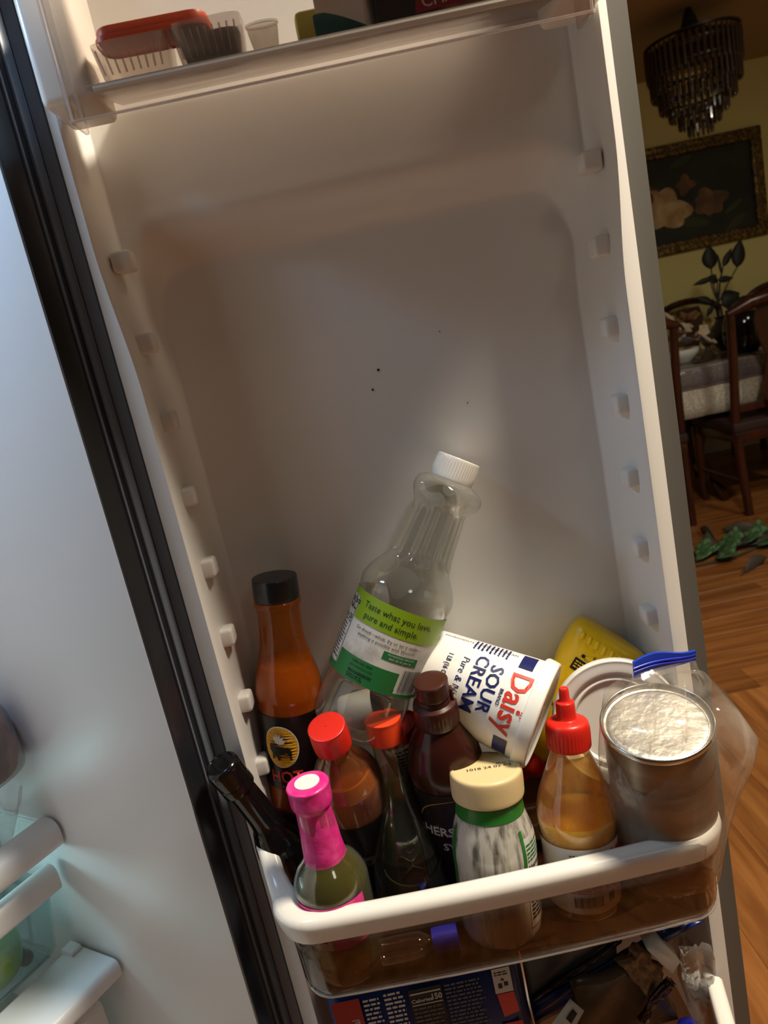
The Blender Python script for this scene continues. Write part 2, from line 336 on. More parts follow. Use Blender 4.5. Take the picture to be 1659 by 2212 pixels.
# ------------------------------------------------------------------ refrigerator
XC = .0315
fr = thing('refrigerator', 'open refrigerator with white lined door and cool lit interior', 'refrigerator', (XC, .07, 0))
def keep(o, par):    # parent while keeping world coordinates
    o.parent = par; o.matrix_parent_inverse = par.matrix_world.inverted(); return o
def fobj(name, me, m, par=None, smooth=40, **k):
    return keep(obj(name, me, m, None, smooth, **k), par or fr)
def UI(z): return .2150+.0085*sstep(1.20, 1.33, z)
def warp(u, z):
    d = UI(z)-.2150
    if u <= .15: return u
    if u < .18: return u+d*(u-.15)/.03
    if u <= .2215: return u+d
    return .2215+d+(u-.2215)*(.2320-.2215-d)/(.2320-.2215)
def liner_y(u, z):
    ui = UI(z)
    y = .052*sstep(0, .010, ui-u)
    hw, top, r = ui-.002, 1.352, .06
    qx, qz = u-(hw-r), z-(top-r)
    sd = math.hypot(max(qx, 0), max(qz, 0)) + min(max(qx, qz), 0) - r
    wd = .012 + .046*sstep(-.10, .0, z-top)
    y += .040*sstep(0, wd, -sd)
    return y
us = [0, .03, .06, .09, .12, .145, .16, .17, .176]
u = .180
while u < .2215: us.append(u); u += .0013
us += [.224, .2265, .2285, .2300, .2312, .2320]
xs = [-q for q in reversed(us)] + us[1:]
zs = [.15+.02*i for i in range(52)] + [1.19+.006*i for i in range(40)] + [1.43+.03*i for i in range(12)]
V = []; F = []
for z in zs:
    for q in xs:
        a = warp(abs(q), z); yy = liner_y(a, z)
        if a > .2150: yy += .0075*((a-.2150)/.0170)**1.2
        V.append((XC+math.copysign(a, q), yy, z))
    
nx = len(xs)
for j in range(len(zs)-1):
    for i in range(nx-1): a = j*nx+i; F.append((a, a+1, a+nx+1, a+nx))
# outer flanks of the raised liner
base = len(V)
for z in zs: V.append((XC-.2335, .034, z)); V.append((XC+.2335, .034, z))
for j in range(len(zs)-1):
    F.append((base+2*j, j*nx, (j+1)*nx, base+2*j+2)); F.append((j*nx+nx-1, base+2*j+1, base+2*j+3, (j+1)*nx+nx-1))
liner = fobj('door_liner', pyd(V, F), 'liner', smooth=50)
boss_me = box_me(-.009, .009, -.010, .010, -.009, .009, .0035, 3)
for i in range(9):
    for s in (-1, 1):
        if s > 0 and i > 7: continue
        z = 1.315-.0712*i
        b = bpy.data.objects.new('boss', boss_me); COL.objects.link(b); b.location = (XC+s*.2085, .030, z); keep(b, liner)
boss_me.materials.append(MATS['liner']); boss_me.polygons.foreach_set('use_smooth', [True]*len(boss_me.polygons))
for px, py, r in ((817, 799, .0013), (805, 842, .0011), (806, 396, .0008), (1010, 870, .0006), (950, 716, .0006)):
    p = at(px, py, .0915); s = lathe_me([(0, 0), (r, 0), (r*.8, .0006), (0, .0008)], 10)
    o = fobj('speck', s, 'black', liner); o.matrix_world = Matrix.Translation(p) @ frame((0, -1, 0), (0, 0, 1)).to_4x4()
fobj('door_panel', box_me(XC-.258, XC+.261, .098, .135, .12, 1.80, .004), 'steel')
for s in (-1, 1):
    xa, xb = sorted((XC+s*.2335, XC+s*.2605)); fobj('door_edge', box_me(xa, xb, .044, .099, .12, 1.80, .002), 'steel')
def extrude_z(sec, z0, z1):
    n = len(sec); v = [(p[0], p[1], z0) for p in sec]+[(p[0], p[1], z1) for p in sec]
    f = [(i, (i+1) % n, n+(i+1) % n, n+i) for i in range(n)]+[tuple(range(n)), tuple(range(2*n-1, n-1, -1))]
    me = pyd(v, f); bm = bmesh.new(); bm.from_mesh(me); bpy.data.meshes.remove(me); return from_bm(bm)
# gasket: fluted rubber strip round the liner
gl = [(-.2340, .046), (-.2340, .0135), (-.2350, .0120), (-.2455, .0125), (-.2462, .0145), (-.2466, .0190), (-.2474, .0190), (-.2480, .0140), (-.2530, .0145), (-.2536, .0175), (-.2548, .0200), (-.2556, .0150), (-.2575, .0160), (-.2575, .046)]
fobj('gasket_strip', extrude_z([(XC+a, b) for a, b in gl], .15, 1.76), 'gasket', smooth=30)
fobj('gasket_strip', extrude_z([(XC+.2338, .046), (XC+.2338, .0330), (XC+.2345, .0322), (XC+.2600, .0340), (XC+.2608, .0360), (XC+.2608, .046)], .15, 1.76), 'gasket_r', smooth=30)
# cabinet: face strip at the hinge side, lined walls, back, floor
def cbox(name, t0, t1, s0, s1, z0, z1, m, par=None, bev=0, seg=2, **k):
    me = box_me(t0, t1, s0, s1, z0, z1, bev, seg)
    for v in me.vertices: v.co = cab(v.co.x, v.co.y, v.co.z)
    me.flip_normals(); me.update()
    if par is False: return obj(name, me, m, None, 40, **k)
    return fobj(name, me, m, par, **k)
cbox('cabinet_face', -.003, .012, -.042, -.0006, .12, 1.76, 'frame_black', bev=.002)
cbox('cabinet_trim', -.006, .000, -.040, -.030, .12, 1.76, 'gasket', bev=.002)
cbox('cabinet_trim', -.0055, .000, -.024, -.0215, .12, 1.76, 'gasket', bev=.0012)
cbox('cabinet_side', .012, .62, -.046, -.040, .05, 1.78, 'steel')
cbox('inner_wall', -.001, .60, -.012, .000, .14, 1.74, 'cab_liner', bev=.001, seg=2)
cbox('inner_wall', .585, .60, .0, .52, .14, 1.74, 'cab_liner', bev=.004)
cbox('inner_wall', .02, .60, .52, .535, .14, 1.74, 'cab_liner', bev=.004)
cbox('inner_ceiling', .0, .60, -.0, .52, 1.70, 1.74, 'cab_liner')
cbox('inner_floor', .0, .60, -.0, .52, .14, .16, 'cab_liner')
cbox('light_strip', .17, .24, .12, .32, 1.692, 1.70, 'led')
cbox('light_strip', .348, .356, .04, .30, .722, .742, 'led')

# ------------------------------------------------------------------ shelves and drawers inside the cabinet
def trim_bar(name, sec, s0, s1, m, par):
    """bar along the shelf front; sec = (t, z) outline"""
    n = len(sec); v = [cab(t, s, z) for s in (s0, s1) for t, z in sec]
    f = [(i, (i+1) % n, n+(i+1) % n, n+i) for i in range(n)]+[tuple(range(n)), tuple(range(2*n-1, n-1, -1))]
    me = pyd(v, f); bm = bmesh.new(); bm.from_mesh(me); bpy.data.meshes.remove(me); bmesh.ops.recalc_face_normals(bm, faces=bm.faces)
    return keep(obj(name, from_bm(bm), m, None, 40), par)
def rr(t0, t1, z0, z1, r, n=4):
    o = []
    for cx_, cz_, a0 in ((t1-r, z1-r, 0), (t0+r, z1-r, PI/2), (t0+r, z0+r, PI), (t1-r, z0+r, 1.5*PI)):
        for k in range(n+1): a = a0+PI/2*k/n; o.append((cx_+r*math.cos(a), cz_+r*math.sin(a)))
    return o
sh = thing('glass_shelf', 'glass refrigerator shelf with rounded white front trim under the clear clamshell', 'shelf', cab(.25, .2, .73))
trim_bar('front_trim', rr(.225, .262, .728, .764, .014), .004, .50, 'cab_liner', sh)
cb = cbox('glass_pane', .262, .58, .004, .50, .752, .757, 'glass', None, .001); cb.parent = None; keep(cb, sh)
dd = thing('deli_drawer', 'clear drawer with white grip bar holding a green apple, below the glass shelf', 'drawer', cab(.28, .2, .56))
trim_bar('grip_bar', rr(.245, .268, .672, .706, .010), .012, .48, 'cab_liner', dd)
v = []; f = []
zz = [(.275, .69), (.280, .64), (.290, .592), (.300, .585)]
loops = []
for t, z in ((.262, .690), (.268, .65), (.276, .600), (.284, .590)):
    i = t-.262; loops.append([cab(t, s, z) for s in (.50,)]+[cab(t, .020+i*.6, z)]+[cab(.56, .020+i*.6, z)])
body = keep(obj('drawer_body', loft_me(loops, False), 'drawer_clear', None, 30), dd); shell(body, .0025)
for k in range(6):
    p0 = cab(.30+.045*k, .027, .67); p1 = cab(.312+.045*k, .033, .602); keep(obj('rib', rod_me([p0, p1], .0022, 6), 'drawer_clear'), dd)
fb = keep(obj('drawer_bottom', loft_me([[cab(.283, .50, .589), cab(.283, .033, .589)], [cab(.56, .50, .589), cab(.56, .033, .589)]], False), 'drawer_clear'), dd); shell(fb, .0025)
cs = thing('crisper_cover', 'white framed shelf over the lowest drawer at the bottom left', 'shelf', cab(.22, .2, .545))
trim_bar('front_trim', rr(.200, .285, .556, .580, .008), .004, .50, 'cab_liner', cs)
trim_bar('corner_clip', rr(.262, .282, .580, .586, .002), .006, .020, 'cab_liner', cs)
cd_ = thing('vegetable_crisper', 'lowest crisper with pale rounded grip, yellow greens inside', 'crisper', cab(.24, .2, .36))
trim_bar('grip_bar', rr(.215, .245, .500, .545, .010), .030, .48, 'cab_liner', cd_)
loops = [[cab(t, .50, z), cab(t, .036+(t-.22)*.5, z), cab(.56, .036+(t-.22)*.5, z)] for t, z in ((.235, .51), (.245, .44), (.255, .36))]
shell(keep(obj('drawer_body', loft_me(loops, False), 'drawer_clear', None, 30), cd_), .0025)

# ------------------------------------------------------------------ door bins
XB = .0335      # middle of the bins
def outline(hw_back, hw_front, yb, yf, r, n=8, xc=XB):
    """U-shaped path in plan from the left back round the front to the right back"""
    pts = [Vector((xc-hw_back, yb, 0))]
    m = 6
    for k in range(1, m): pts.append(Vector((xc-(hw_back+(hw_front-hw_back)*k/m), yb+(yf+r-yb)*k/m, 0)))
    for k in range(n+1):
        a = PI+PI/2*k/n; pts.append(Vector((xc-hw_front+r+r*math.cos(a), yf+r+r*math.sin(a), 0)))
    for k in range(1, 12): pts.append(Vector((xc-hw_front+r+2*(hw_front-r)*k/12, yf-.004*math.sin(PI*k/12), 0)))
    for k in range(n+1):
        a = -PI/2+PI/2*k/n; pts.append(Vector((xc+hw_front-r+r*math.cos(a), yf+r+r*math.sin(a), 0)))
    for k in range(m-1, 0, -1): pts.append(Vector((xc+(hw_back+(hw_front-hw_back)*k/m), yb+(yf+r-yb)*k/m, 0)))
    pts.append(Vector((xc+hw_back, yb, 0))); return pts
def sweep(path, sec, wide=1):
    loops = []
    for i, p in enumerate(path):
        d = (path[min(i+1, len(path)-1)]-path[max(i-1, 0)]).normalized(); nrm = Vector((d.y, -d.x, 0))
        k = 1+(wide-1)*min(1, abs(nrm.x))**2; loops.append([p+nrm*(a*k if a < 0 else a)+Vector((0, 0, b)) for a, b in sec])
    return loft_me(loops, True, True, True)
BZ = .645      # floor of the bin
bn = thing('door_bin', 'white rimmed smoky door bin crowded with sauce bottles', 'door bin', (XC, 0, BZ))
RZ = .7035
sec = [(-.002, 0), (.0012, .016), (.0005, .0205), (-.0025, .0235), (-.0065, .0245), (-.0125, .0245), (-.0155, .0232), (-.0165, .0195), (-.0165, .010), (-.013, .008), (-.011, .0)]
def rise(path):      # the sides climb towards the hooks
    for p in path: p.z += .030*sstep(-.060, .0, p.y)
    return path
rim = keep(obj('rim', sweep(rise(outline(.2290, .2110, .002, -.0985, .042)), [(a, b+RZ) for a, b in sec], 1.5), 'rim_white', None, 60), bn)
rim['label'] = 'thick white rounded rim'
for s in (-1, 1):
    keep(obj('hook', box_me(XC+s*.2085-.006, XC+s*.2085+.006, -.002, .075, RZ+.026, RZ+.050, .005, 3), 'rim_white'), bn)
lo = []
for k, (hb, hf, yf, r, z) in enumerate(((.2085, .2000, -.0965, .034, RZ+.008), (.2075, .1990, -.0970, .034, RZ-.02), (.2055, .1975, -.0975, .032, BZ+.010), (.2035, .1955, -.0965, .030, BZ+.001), (.199, .191, -.092, .026, BZ-.003))):
    lo.append([p+Vector((0, 0, z)) for p in outline(hb, hf, .078, yf, r)])
bk = keep(obj('bucket', loft_me(lo, False), 'bin_clear', None, 60), bn); shell(bk, .0022)
fp = [p+Vector((0, 0, BZ-.001)) for p in outline(.199, .191, .078, -.092, .026)]
keep(obj('bucket_floor', pyd(fp+[p-Vector((0, 0, .002)) for p in fp], [tuple(range(len(fp))), tuple(range(2*len(fp)-1, len(fp)-1, -1))]), 'bin_clear', None, 0), bn)
keep(obj('back_wall', box_me(XC-.1985, XC+.1985, .077, .0795, BZ, RZ+.03, .001), 'bin_clear'), bn)
edge = [p+Vector((0, 0, BZ-.0005)) for p in outline(.2030, .1950, -.03, -.0958, .030)]
keep(obj('bottom_edge', rod_me(edge, .0014, 6), 'edge_glow', None, 60), bn)  # bright line of the lower edge put in as a pale rod
# sauce spilt over the floor of the bin
rs = random.Random(11); ring = []
for k in range(60):
    a = 2*PI*k/60; ca_, sa_ = math.cos(a), math.sin(a); q = 1/max(abs(ca_)/.186, abs(sa_)/.084)
    q *= .93+.05*math.sin(3*a+1)+.02*rs.random()
    if ca_ > .55: q *= .80+.12*math.sin(7*a)
    ring.append((XC+q*ca_, -.006+q*sa_))
pv = [(x_, y_, BZ+.0004) for x_, y_ in ring]+[(XC+(x_-XC)*.985, -.006+(y_+.006)*.985, BZ+.0026) for x_, y_ in ring]+[(XC, -.006, BZ+.0026)]
pf = [(k, (k+1) % 60, 60+(k+1) % 60, 60+k) for k in range(60)]+[(60+k, 60+(k+1) % 60, 120) for k in range(60)]
tag(obj('sauce_spill', pyd(pv, pf), 'spill'), 'dark brown sauce spilt over the floor of the white rimmed bin', 'spill')

ub = thing('clear_door_bin', 'clear acrylic door bin at the top of the door holding lidded tubs', 'door bin', (XC, 0, 1.40))
UZ = 1.419
x0u, x1u = at(152, 268, -.062).x, at(1287, 32, -.062).x
keep(obj('front_panel', box_me(x0u, x1u, -.064, -.060, 1.4005, 1.53, .0012), 'acrylic'), ub)
keep(obj('side_panel', box_me(x0u, x0u+.004, -.060, -.030, 1.4005, 1.53, .001), 'acrylic'), ub)
keep(obj('side_panel', box_me(x1u-.004, x1u, -.060, -.030, 1.4005, 1.53, .001), 'acrylic'), ub)
bf = box_me(x0u+.016, x1u-.006, -.0595, .050, UZ, UZ+.0045, .0015)
for vv in bf.vertices: vv.co.z += .024*(vv.co.y+.0595)/.11
keep(obj('bin_floor', bf, 'frost_floor'), ub)
for pts in (((x0u, -.062, 1.4010), (x1u, -.062, 1.4010)), ((x0u+.002, -.062, 1.401), (x0u+.002, -.062, 1.53)), ((x0u+.009, -.0605, 1.401), (x0u+.009, -.0605, 1.419)), ((x1u-.002, -.062, 1.401), (x1u-.002, -.062, 1.53))):
    keep(obj('edge_glow_rod', rod_me(pts, .0011, 8), 'edge_glow'), ub)  # pale hazy rods stand in for light caught in the acrylic edges
keep(obj('floor_lip', rod_me([(x0u+.022, -.058, UZ+.001), (x1u-.008, -.058, UZ+.001)], .0028, 8), 'white_gloss'), ub)
for s, xx in ((-1, x0u), (1, x1u)):
    keep(obj('bracket', box_me(min(xx+s*.022, xx-s*.018), max(xx+s*.022, xx-s*.018), -.045, .02, UZ+.001, UZ+.10, .006, 4), 'rim_white'), ub)

# ------------------------------------------------------------------ sauces and tubs in the bin
def stand(name, label, cat, T, yT, B, yB, L=None, spin=0):
    """a thing whose axis runs from its base (pixel B at depth yB) to its top (T at yT); L sets its true height, base moves down the axis"""
    t = at(*T, yT); b = at(*B, yB); ax = (t-b).normalized()
    if L: b = t-ax*L
    else: L = (t-b).length
    to_cam = CAM-(b+ax*L*.6)
    return thing(name, label, cat, b, ax, -to_cam, spin), L
def lat(name, prof, m, par, seg=48, sm=40, **k): return obj(name, lathe_me(prof, seg, **k), m, par, sm)
def ribbed(n, a, z0, z1):
    return lambda phi, z: 1+(a*math.cos(n*phi) if z0 <= z <= z1 else 0)

# hot wing sauce, black label
t, L = stand('hot_sauce_bottle', 'tall orange hot sauce bottle with black cap, black label and buffalo emblem', 'bottle', (592, 1245), .052, (655, 1725), .050, .262)
pb = crom([(0, 0, 1), (.030, 0, 1), (.0335, .004), (.0335, .03), (.0335, .12), (.0345, .140), (.0330, .156), (.0275, .176), (.0228, .198), (.0215, .222), (.0222, .232, 1), (.0222, .238, 1), (.018, .240, 1), (.018, .248, 1)])
lat('bottle', pb, 'amber', t)
lat('sauce', [(0, .002)]+[(r-.0012, z) for r, z in pb if .003 < z < .172]+[(0, .172)], 'sauce_orange', t)
lat('collar', [(.0226, .233), (.0236, .234), (.0236, .238), (.0226, .239)], 'amber', t)
lat('cap', crom([(.0218, .239, 1), (.0226, .240), (.0230, .244), (.0226, .260), (.0215, .262, 1), (0, .2625, 1)], 4), 'black_cap', t, 64)
S = Surf(pb, .0335, .0006)
lb = patch('label', S, -.052, .052, .046, .126, 'black', t, 32, 10)
EU, EV = -.0155, .094
def oval(u, v, a, b, n=40): return [(u+a*math.cos(2*PI*k/n), v+b*math.sin(2*PI*k/n)) for k in range(n)]
shape('emblem_ring', S, [oval(EU, EV, .0182, .0228)], 'white', lb, .0004, 3)
shape('emblem', S, [oval(EU, EV, .0170, .0216)], 'yellow', lb, .0010, 3)
bis = [(-.95, .25), (-.82, .5), (-.6, .52), (-.45, .3), (-.2, .28), (.15, .22), (.5, .18), (.75, 0), (.85, -.35), (.78, -.75), (.9, -.95), (.7, -1), (.62, -.6), (.45, -.3), (.2, -.38), (-.05, -.4), (-.15, -.55), (-.1, -.95), (-.3, -.98), (-.38, -.6), (-.55, -.45), (-.62, -.85), (-.78, -.85), (-.75, -.35), (-.92, -.1)]
shape('buffalo', S, [[(EU+.0125*p[0], EV-.002+.0125*p[1]) for p in bis]], 'ink', lb, .0016, 2)
wing = [(-.1, .25), (-.45, .5), (-.6, .95), (-.4, 1.25), (-.35, .95), (-.2, 1.4), (-.1, 1.0), (.05, 1.35), (.12, .9), (.4, 1.05), (.3, .7), (.55, .65), (.35, .3)]
shape('wing', S, [[(EU+.0105*p[0], EV+.001+.0105*p[1]) for p in wing]], 'white', lb, .0021, 2)
text('lettering', S, 'HOT', -.014, .060, .019, 'red_print', lb, .0004, bold=.02, width=.85)
text('lettering', S, 'SAUCE', -.014, .0495, .006, 'red_print', lb, .0004)
nf = patch('facts_panel', S, .026, .050, .055, .124, 'paper', lb, 8, 6, .0002)
text('lettering', S, 'Nutrition\nFacts', .027, .116, .0065, 'ink', nf, .0005, align='LEFT', bold=.02, width=.8)
shape('fine_print', S, lines(.028, .048, .104, 12, .0036, .0018, 2), 'ink', nf, .0005, 0)

# oil bottle, leaning
t, L = stand('oil_bottle', 'empty clear oil bottle with white cap and green label leaning to the right', 'bottle', (992, 992), .062, (772, 1545), .034, .290)
po = crom([(0, 0, 1), (.040, 0, 1), (.0445, .005), (.0455, .03), (.044, .048), (.0465, .055, 1), (.0465, .138, 1), (.0480, .146), (.0475, .154), (.042, .166), (.034, .178), (.0295, .19), (.0268, .222), (.0265, .236), (.0325, .246), (.0350, .254), (.0325, .262), (.022, .268), (.0185, .271, 1), (.0185, .286, 1)])
def flute(phi, z):
    if .178 < z < .240: return 1+.065*math.cos(11*phi)*sstep(.178, .186, z)*(1-sstep(.230, .240, z))
    if .240 <= z < .264: return 1+.06*math.cos(5*phi)*sstep(.240, .248, z)*(1-sstep(.256, .264, z))
    return 1
ob = lat('bottle', po, 'pet', t, 132, 60, mod=flute)
lat('cap', crom([(.0200, .268, 1), (.0216, .269), (.0216, .288), (.0205, .2905, 1), (0, .2905, 1)], 5), 'white_gloss', t, 144, mod=ribbed(48, .018, .27, .2885))
S = Surf(po, .0465, .0005)
lb = patch('label', S, -.110, .074, .055, .138, 'paper', t, 48, 10)
patch('label_band', S, -.0445, .074, .111, .138, 'lime', lb, 32, 4, .0003)
patch('label_band', S, -.110, -.0445, .131, .138, 'lime', lb, 12, 2, .0003)
patch('label_band', S, -.0445, .0235, .055, .0785, 'green', lb, 16, 4, .0003)
patch('label_band', S, -.110, -.0445, .055, .062, 'green', lb, 12, 2, .0003)
patch('label_band', S, .0235, .074, .055, .0585, 'green', lb, 12, 2, .0003)
patch('label_band', S, .001, .038, .0875, .0955, 'green', lb, 10, 2, .0003)
text('lettering', S, 'Taste what you love,', .002, .1285, .0088, 'ink_green', lb, .0006, bold=.004)
text('lettering', S, 'pure and simple.', -.002, .1185, .0088, 'ink_green', lb, .0006, bold=.004)
text('lettering', S, 'Go ahead\u2014whisk, fry or let it sizzle\u2014\nanything is possible with Wesson.', .001, .1025, .0046, 'ink', lb, .0005, space=1.15)
text('lettering', S, 'M1H6022222 00013:36\nBEST BY 01 JAN 24', .0195, .0915, .0029, 'print_white', lb, .0006, space=1.2)
text('lettering', S, '1-800-582-7809\npurewesson.com', -.026, .0725, .0036, 'ink', lb, .0006, align='LEFT', space=1.15)
text('lettering', S, 'RICHARDSON', -.026, .0645, .0040, 'ink', lb, .0006, align='LEFT', bold=.03)
shape('fine_print', S, lines(-.026, -.008, .0615, 2, .0022, .0010, 7, .004), 'ink', lb, .0006, 0)
shape('barcode', S, bars(.027, .050, .062, .083, 30), 'ink', lb, .0004, 0)
text('lettering', S, '0   27000 69026   8', .038, .0605, .0040, 'ink', lb, .0005)
text('lettering', S, 'Nutrition Facts', -.060, .1265, .0075, 'ink', lb, .0005, bold=.02, width=.75)
shape('rule', S, [[(-.075, .117), (-.047, .117), (-.047, .1185), (-.075, .1185)], [(-.075, .1035), (-.047, .1035), (-.047, .1045), (-.075, .1045)], [(-.0462, .062), (-.0455, .062), (-.0455, .131), (-.0462, .131)], [(-.075, .066), (-.047, .066), (-.047, .0672), (-.075, .0672)]], 'ink', lb, .0005)
text('lettering', S, 'Calories 120', -.062, .1085, .0075, 'ink', lb, .0005, bold=.02, width=.75)
shape('fine_print', S, lines(-.075, -.048, .1005, 11, .0032, .0015, 5), 'ink_grey', lb, .0005, 0)
shape('fine_print', S, lines(-.074, -.048, .1240, 2, .0032, .0015, 9), 'ink_grey', lb, .0005, 0)

# sour cream tub lying on its side
b = at(938, 1448, .050); e = at(1173, 1546, -.002); L = (e-b).length
t = thing('sour_cream_tub', 'white sour cream tub with blue and red lettering tipped on its side', 'tub', b, e-b, -(CAM-(b+e)/2))
pt = crom([(0, .002, 1), (.038, .002, 1), (.0395, 0), (.0415, .001), (.0425, .004), (.0505, L-.016), (.0505, L-.012, 1)])
lat('tub', pt, 'white_gloss', t, 64)
lid = lat('lid', crom([(.0505, L-.014, 1), (.0530, L-.014, 1), (.0545, L-.011), (.0535, L-.002), (.0525, L), (.0505, L+.0005), (.049, L-.002), (.047, L-.003, 1), (0, L-.003, 1)], 4), 'white_gloss', t, 64)
S = Surf(pt, .048, .0004)
FC = L/.117
lb = None
text('lettering', S, 'Daisy', .001, .0905*FC, .0290, 'red_print', t, .0002, bold=.015, width=.95)
text('lettering', S, 'BRAND', -.0005, .0775*FC, .0048, 'navy', t, .0002, bold=.02)
text('lettering', S, 'SOUR', -.004, .0655*FC, .0180, 'navy', t, .0002, bold=.018, width=1.05)
text('lettering', S, 'CREAM', -.004, .0495*FC, .0180, 'navy', t, .0002, bold=.018, width=1.05)
text('lettering', S, 'Pure & Natural', .004, .0345*FC, .0100, 'navy', t, .0002, shear=.1)
text('lettering', S, '1 LB (16 OZ) 454g', -.004, .0185*FC, .0070, 'navy', t, .0002, bold=.02, width=.8)
patch('blue_band', S, -.060, -.0355, .083*FC, .097*FC, 'navy', t, 8, 2, .0002)
patch('blue_band', S, .0365, .060, .083*FC, .097*FC, 'navy', t, 8, 2, .0002)
fl_ = []
for k in range(12):
    a = 2*PI*k/12; fl_.append([(.0075+.0014*math.cos(a-.12), .1065*FC+.0014*math.sin(a-.12)), (.0075+.0058*math.cos(a-.1), .1065*FC+.0058*math.sin(a-.1)), (.0075+.0058*math.cos(a+.1), .1065*FC+.0058*math.sin(a+.1)), (.0075+.0014*math.cos(a+.12), .1065*FC+.0014*math.sin(a+.12))])
shape('daisy_flower', S, fl_, 'red_print', t, .0002, 0)
text('lettering', S, 'INGREDIENTS: CULTURED CREAM', -.052, .040*FC, .0050, 'navy', t, .0002, rot=PI/2)
shape('fine_print', S, lines(-.060, -.040, .070*FC, 9, .0042, .0019, 4), 'navy', t, .0002, 0)
LP = Plane((0, 0, L-.003), (1, 0, 0), (0, 1, 0), (0, 0, 1))
text('lettering', LP, 'Daisy', 0, .0, .020, 'red_print', lid, .0003, bold=.015)
text('lettering', LP, 'SOUR CREAM', 0, -.017, .0095, 'ink', lid, .0003, bold=.015)
text('lettering', LP, 'Pure & Natural', 0, -.030, .0065, 'ink', lid, .0003)

# mustard bottle, upended
b = at(1326, 1372, .063); e = at(1168, 1620, .062)
t = thing('mustard_bottle', 'yellow plastic mustard bottle upended behind the white tub', 'bottle', b, e-b, -(CAM-b))
def selip(a, c, z, n=40, p=3.2):
    o = []
    for k in range(n):
        an = 2*PI*k/n; cc, ss = math.cos(an), math.sin(an)
        o.append(Vector((a*abs(cc)**(2/p)*(1 if cc > 0 else -1), c*abs(ss)**(2/p)*(1 if ss > 0 else -1), z)))
    return o
lp = [selip(a, c, z) for a, c, z in ((.030, .018, 0), (.037, .022, .0012), (.0410, .0250, .005), (.0425, .0265, .012), (.0425, .0265, .025), (.0415, .0265, .04), (.0385, .026, .055), (.0370, .026, .07), (.0385, .0265, .09), (.041, .0265, .115), (.036, .0235, .135), (.024, .018, .148), (.014, .014, .154))]
lw = obj('bottle', loft_me(lp, True, True, True), 'mustard', t, 60)
lat('cap', crom([(.0155, .152, 1), (.016, .153), (.0155, .172), (.006, .180), (.0035, .192), (0, .192, 1)], 4), 'red_cap', t)
MP = Plane((0, -.0268, 0), (-1, 0, 0), (0, 0, -1), (0, -1, 0))    # printed upside down as the bottle stands on its cap
for k in range(7):
    uu = -.026+.0085*k
    o_ = obj('grip_ridge', rod_me([(-(uu), -.0255, .011), (-(uu+.0012), -.0262, .020-.003*abs(k-3)/3)], .0022, 8), 'mustard', lw)
lb = shape('label', MP, [oval(.004, -.062, .031, .036)], 'mustard', t, .0002, 1)
shape('label_panel', MP, [[(-.020, -.049), (.002, -.049), (.002, -.036), (-.020, -.036)]], 'ink', t, .0006, 0)
shape('fine_print', MP, lines(-.018, .000, -.0385, 3, .003, .0014, 51, .004), 'mustard', t, .0009, 0)
text('lettering', MP, '8 OZ (226 g)', .010, -.0275, .0055, 'ink', t, .0006)
text('lettering', MP, 'GLUTEN FREE', -.002, -.0335, .0034, 'ink', t, .0006)
shape('emblem', MP, [oval(-.014, -.0315, .0020, .0020)], 'ink', t, .0006, 0)

# white tub behind the can
AXW = Vector((-.16, -.96, .22)).normalized(); b = at(1335, 1562, .004)-AXW*.026
t = thing('white_tub', 'plain white round plastic tub behind the bagged can', 'tub', b, AXW, (0, .4, 1))
lat('tub', crom([(0, 0, 1), (.050, 0, 1), (.053, .002), (.058, .018, 1)], 5), 'white_gloss', t, 64)
lat('lid', crom([(.058, .015, 1), (.0615, .015, 1), (.0640, .018), (.0635, .024), (.0620, .0265), (.059, .026), (.0500, .0255), (.0480, .0225), (.0460, .0215), (.0440, .0235), (.042, .0235), (.040, .021, 1), (0, .021, 1)], 4), 'white_gloss', t, 72)

# chocolate syrup
t, L = stand('syrup_bottle', 'dark brown chocolate syrup bottle with brown flip cap', 'bottle', (928, 1460), -.012, (1000, 1850), .020, .222)
pc = crom([(0, 0, 1), (.034, 0, 1), (.038, .004), (.038, .03), (.0365, .09), (.038, .115), (.0365, .132), (.031, .15), (.0235, .163), (.0195, .170, 1), (.0195, .176, 1)])
lat('bottle', pc, 'brown_body', t)
lat('collar', crom([(.0195, .171, 1), (.0215, .172), (.0215, .190), (.0205, .192, 1), (.0160, .194, 1)], 4), 'brown', t, 120, mod=ribbed(40, .012, .173, .189))
cp = lat('cap', crom([(.0155, .193, 1), (.0162, .194), (.0160, .198), (.0155, .199, 1), (.0163, .200, 1), (.0163, .214), (.0150, .2175), (.0, .218, 1)], 4), 'brown', t)
obj('hinge', box_me(.0150, .0190, -.004, .004, .190, .206, .0012), 'brown', cp)
S = Surf(pc, .038, .0006)
lb = patch('label', S, -.055, .055, .02, .112, 'black', t, 28, 8)
arc = []
for k in range(22):
    a0_, a1_ = PI*.06+PI*.88*k/22, PI*.06+PI*.88*(k+1)/22
    arc.append([(.040*math.cos(a0_), .075+.030*math.sin(a0_)), (.040*math.cos(a1_), .075+.030*math.sin(a1_)), (.0387*math.cos(a1_), .075+.0287*math.sin(a1_)), (.0387*math.cos(a0_), .075+.0287*math.sin(a0_))])
shape('gold_arc', S, arc, 'gold', lb, .0003, 0)
text('lettering', S, "HERSHEY'S", -.002, .066, .0145, 'print_white', lb, .0003, bold=.02)
text('lettering', S, 'SYRUP', 0, .048, .012, 'print_white', lb, .0003, bold=.02)

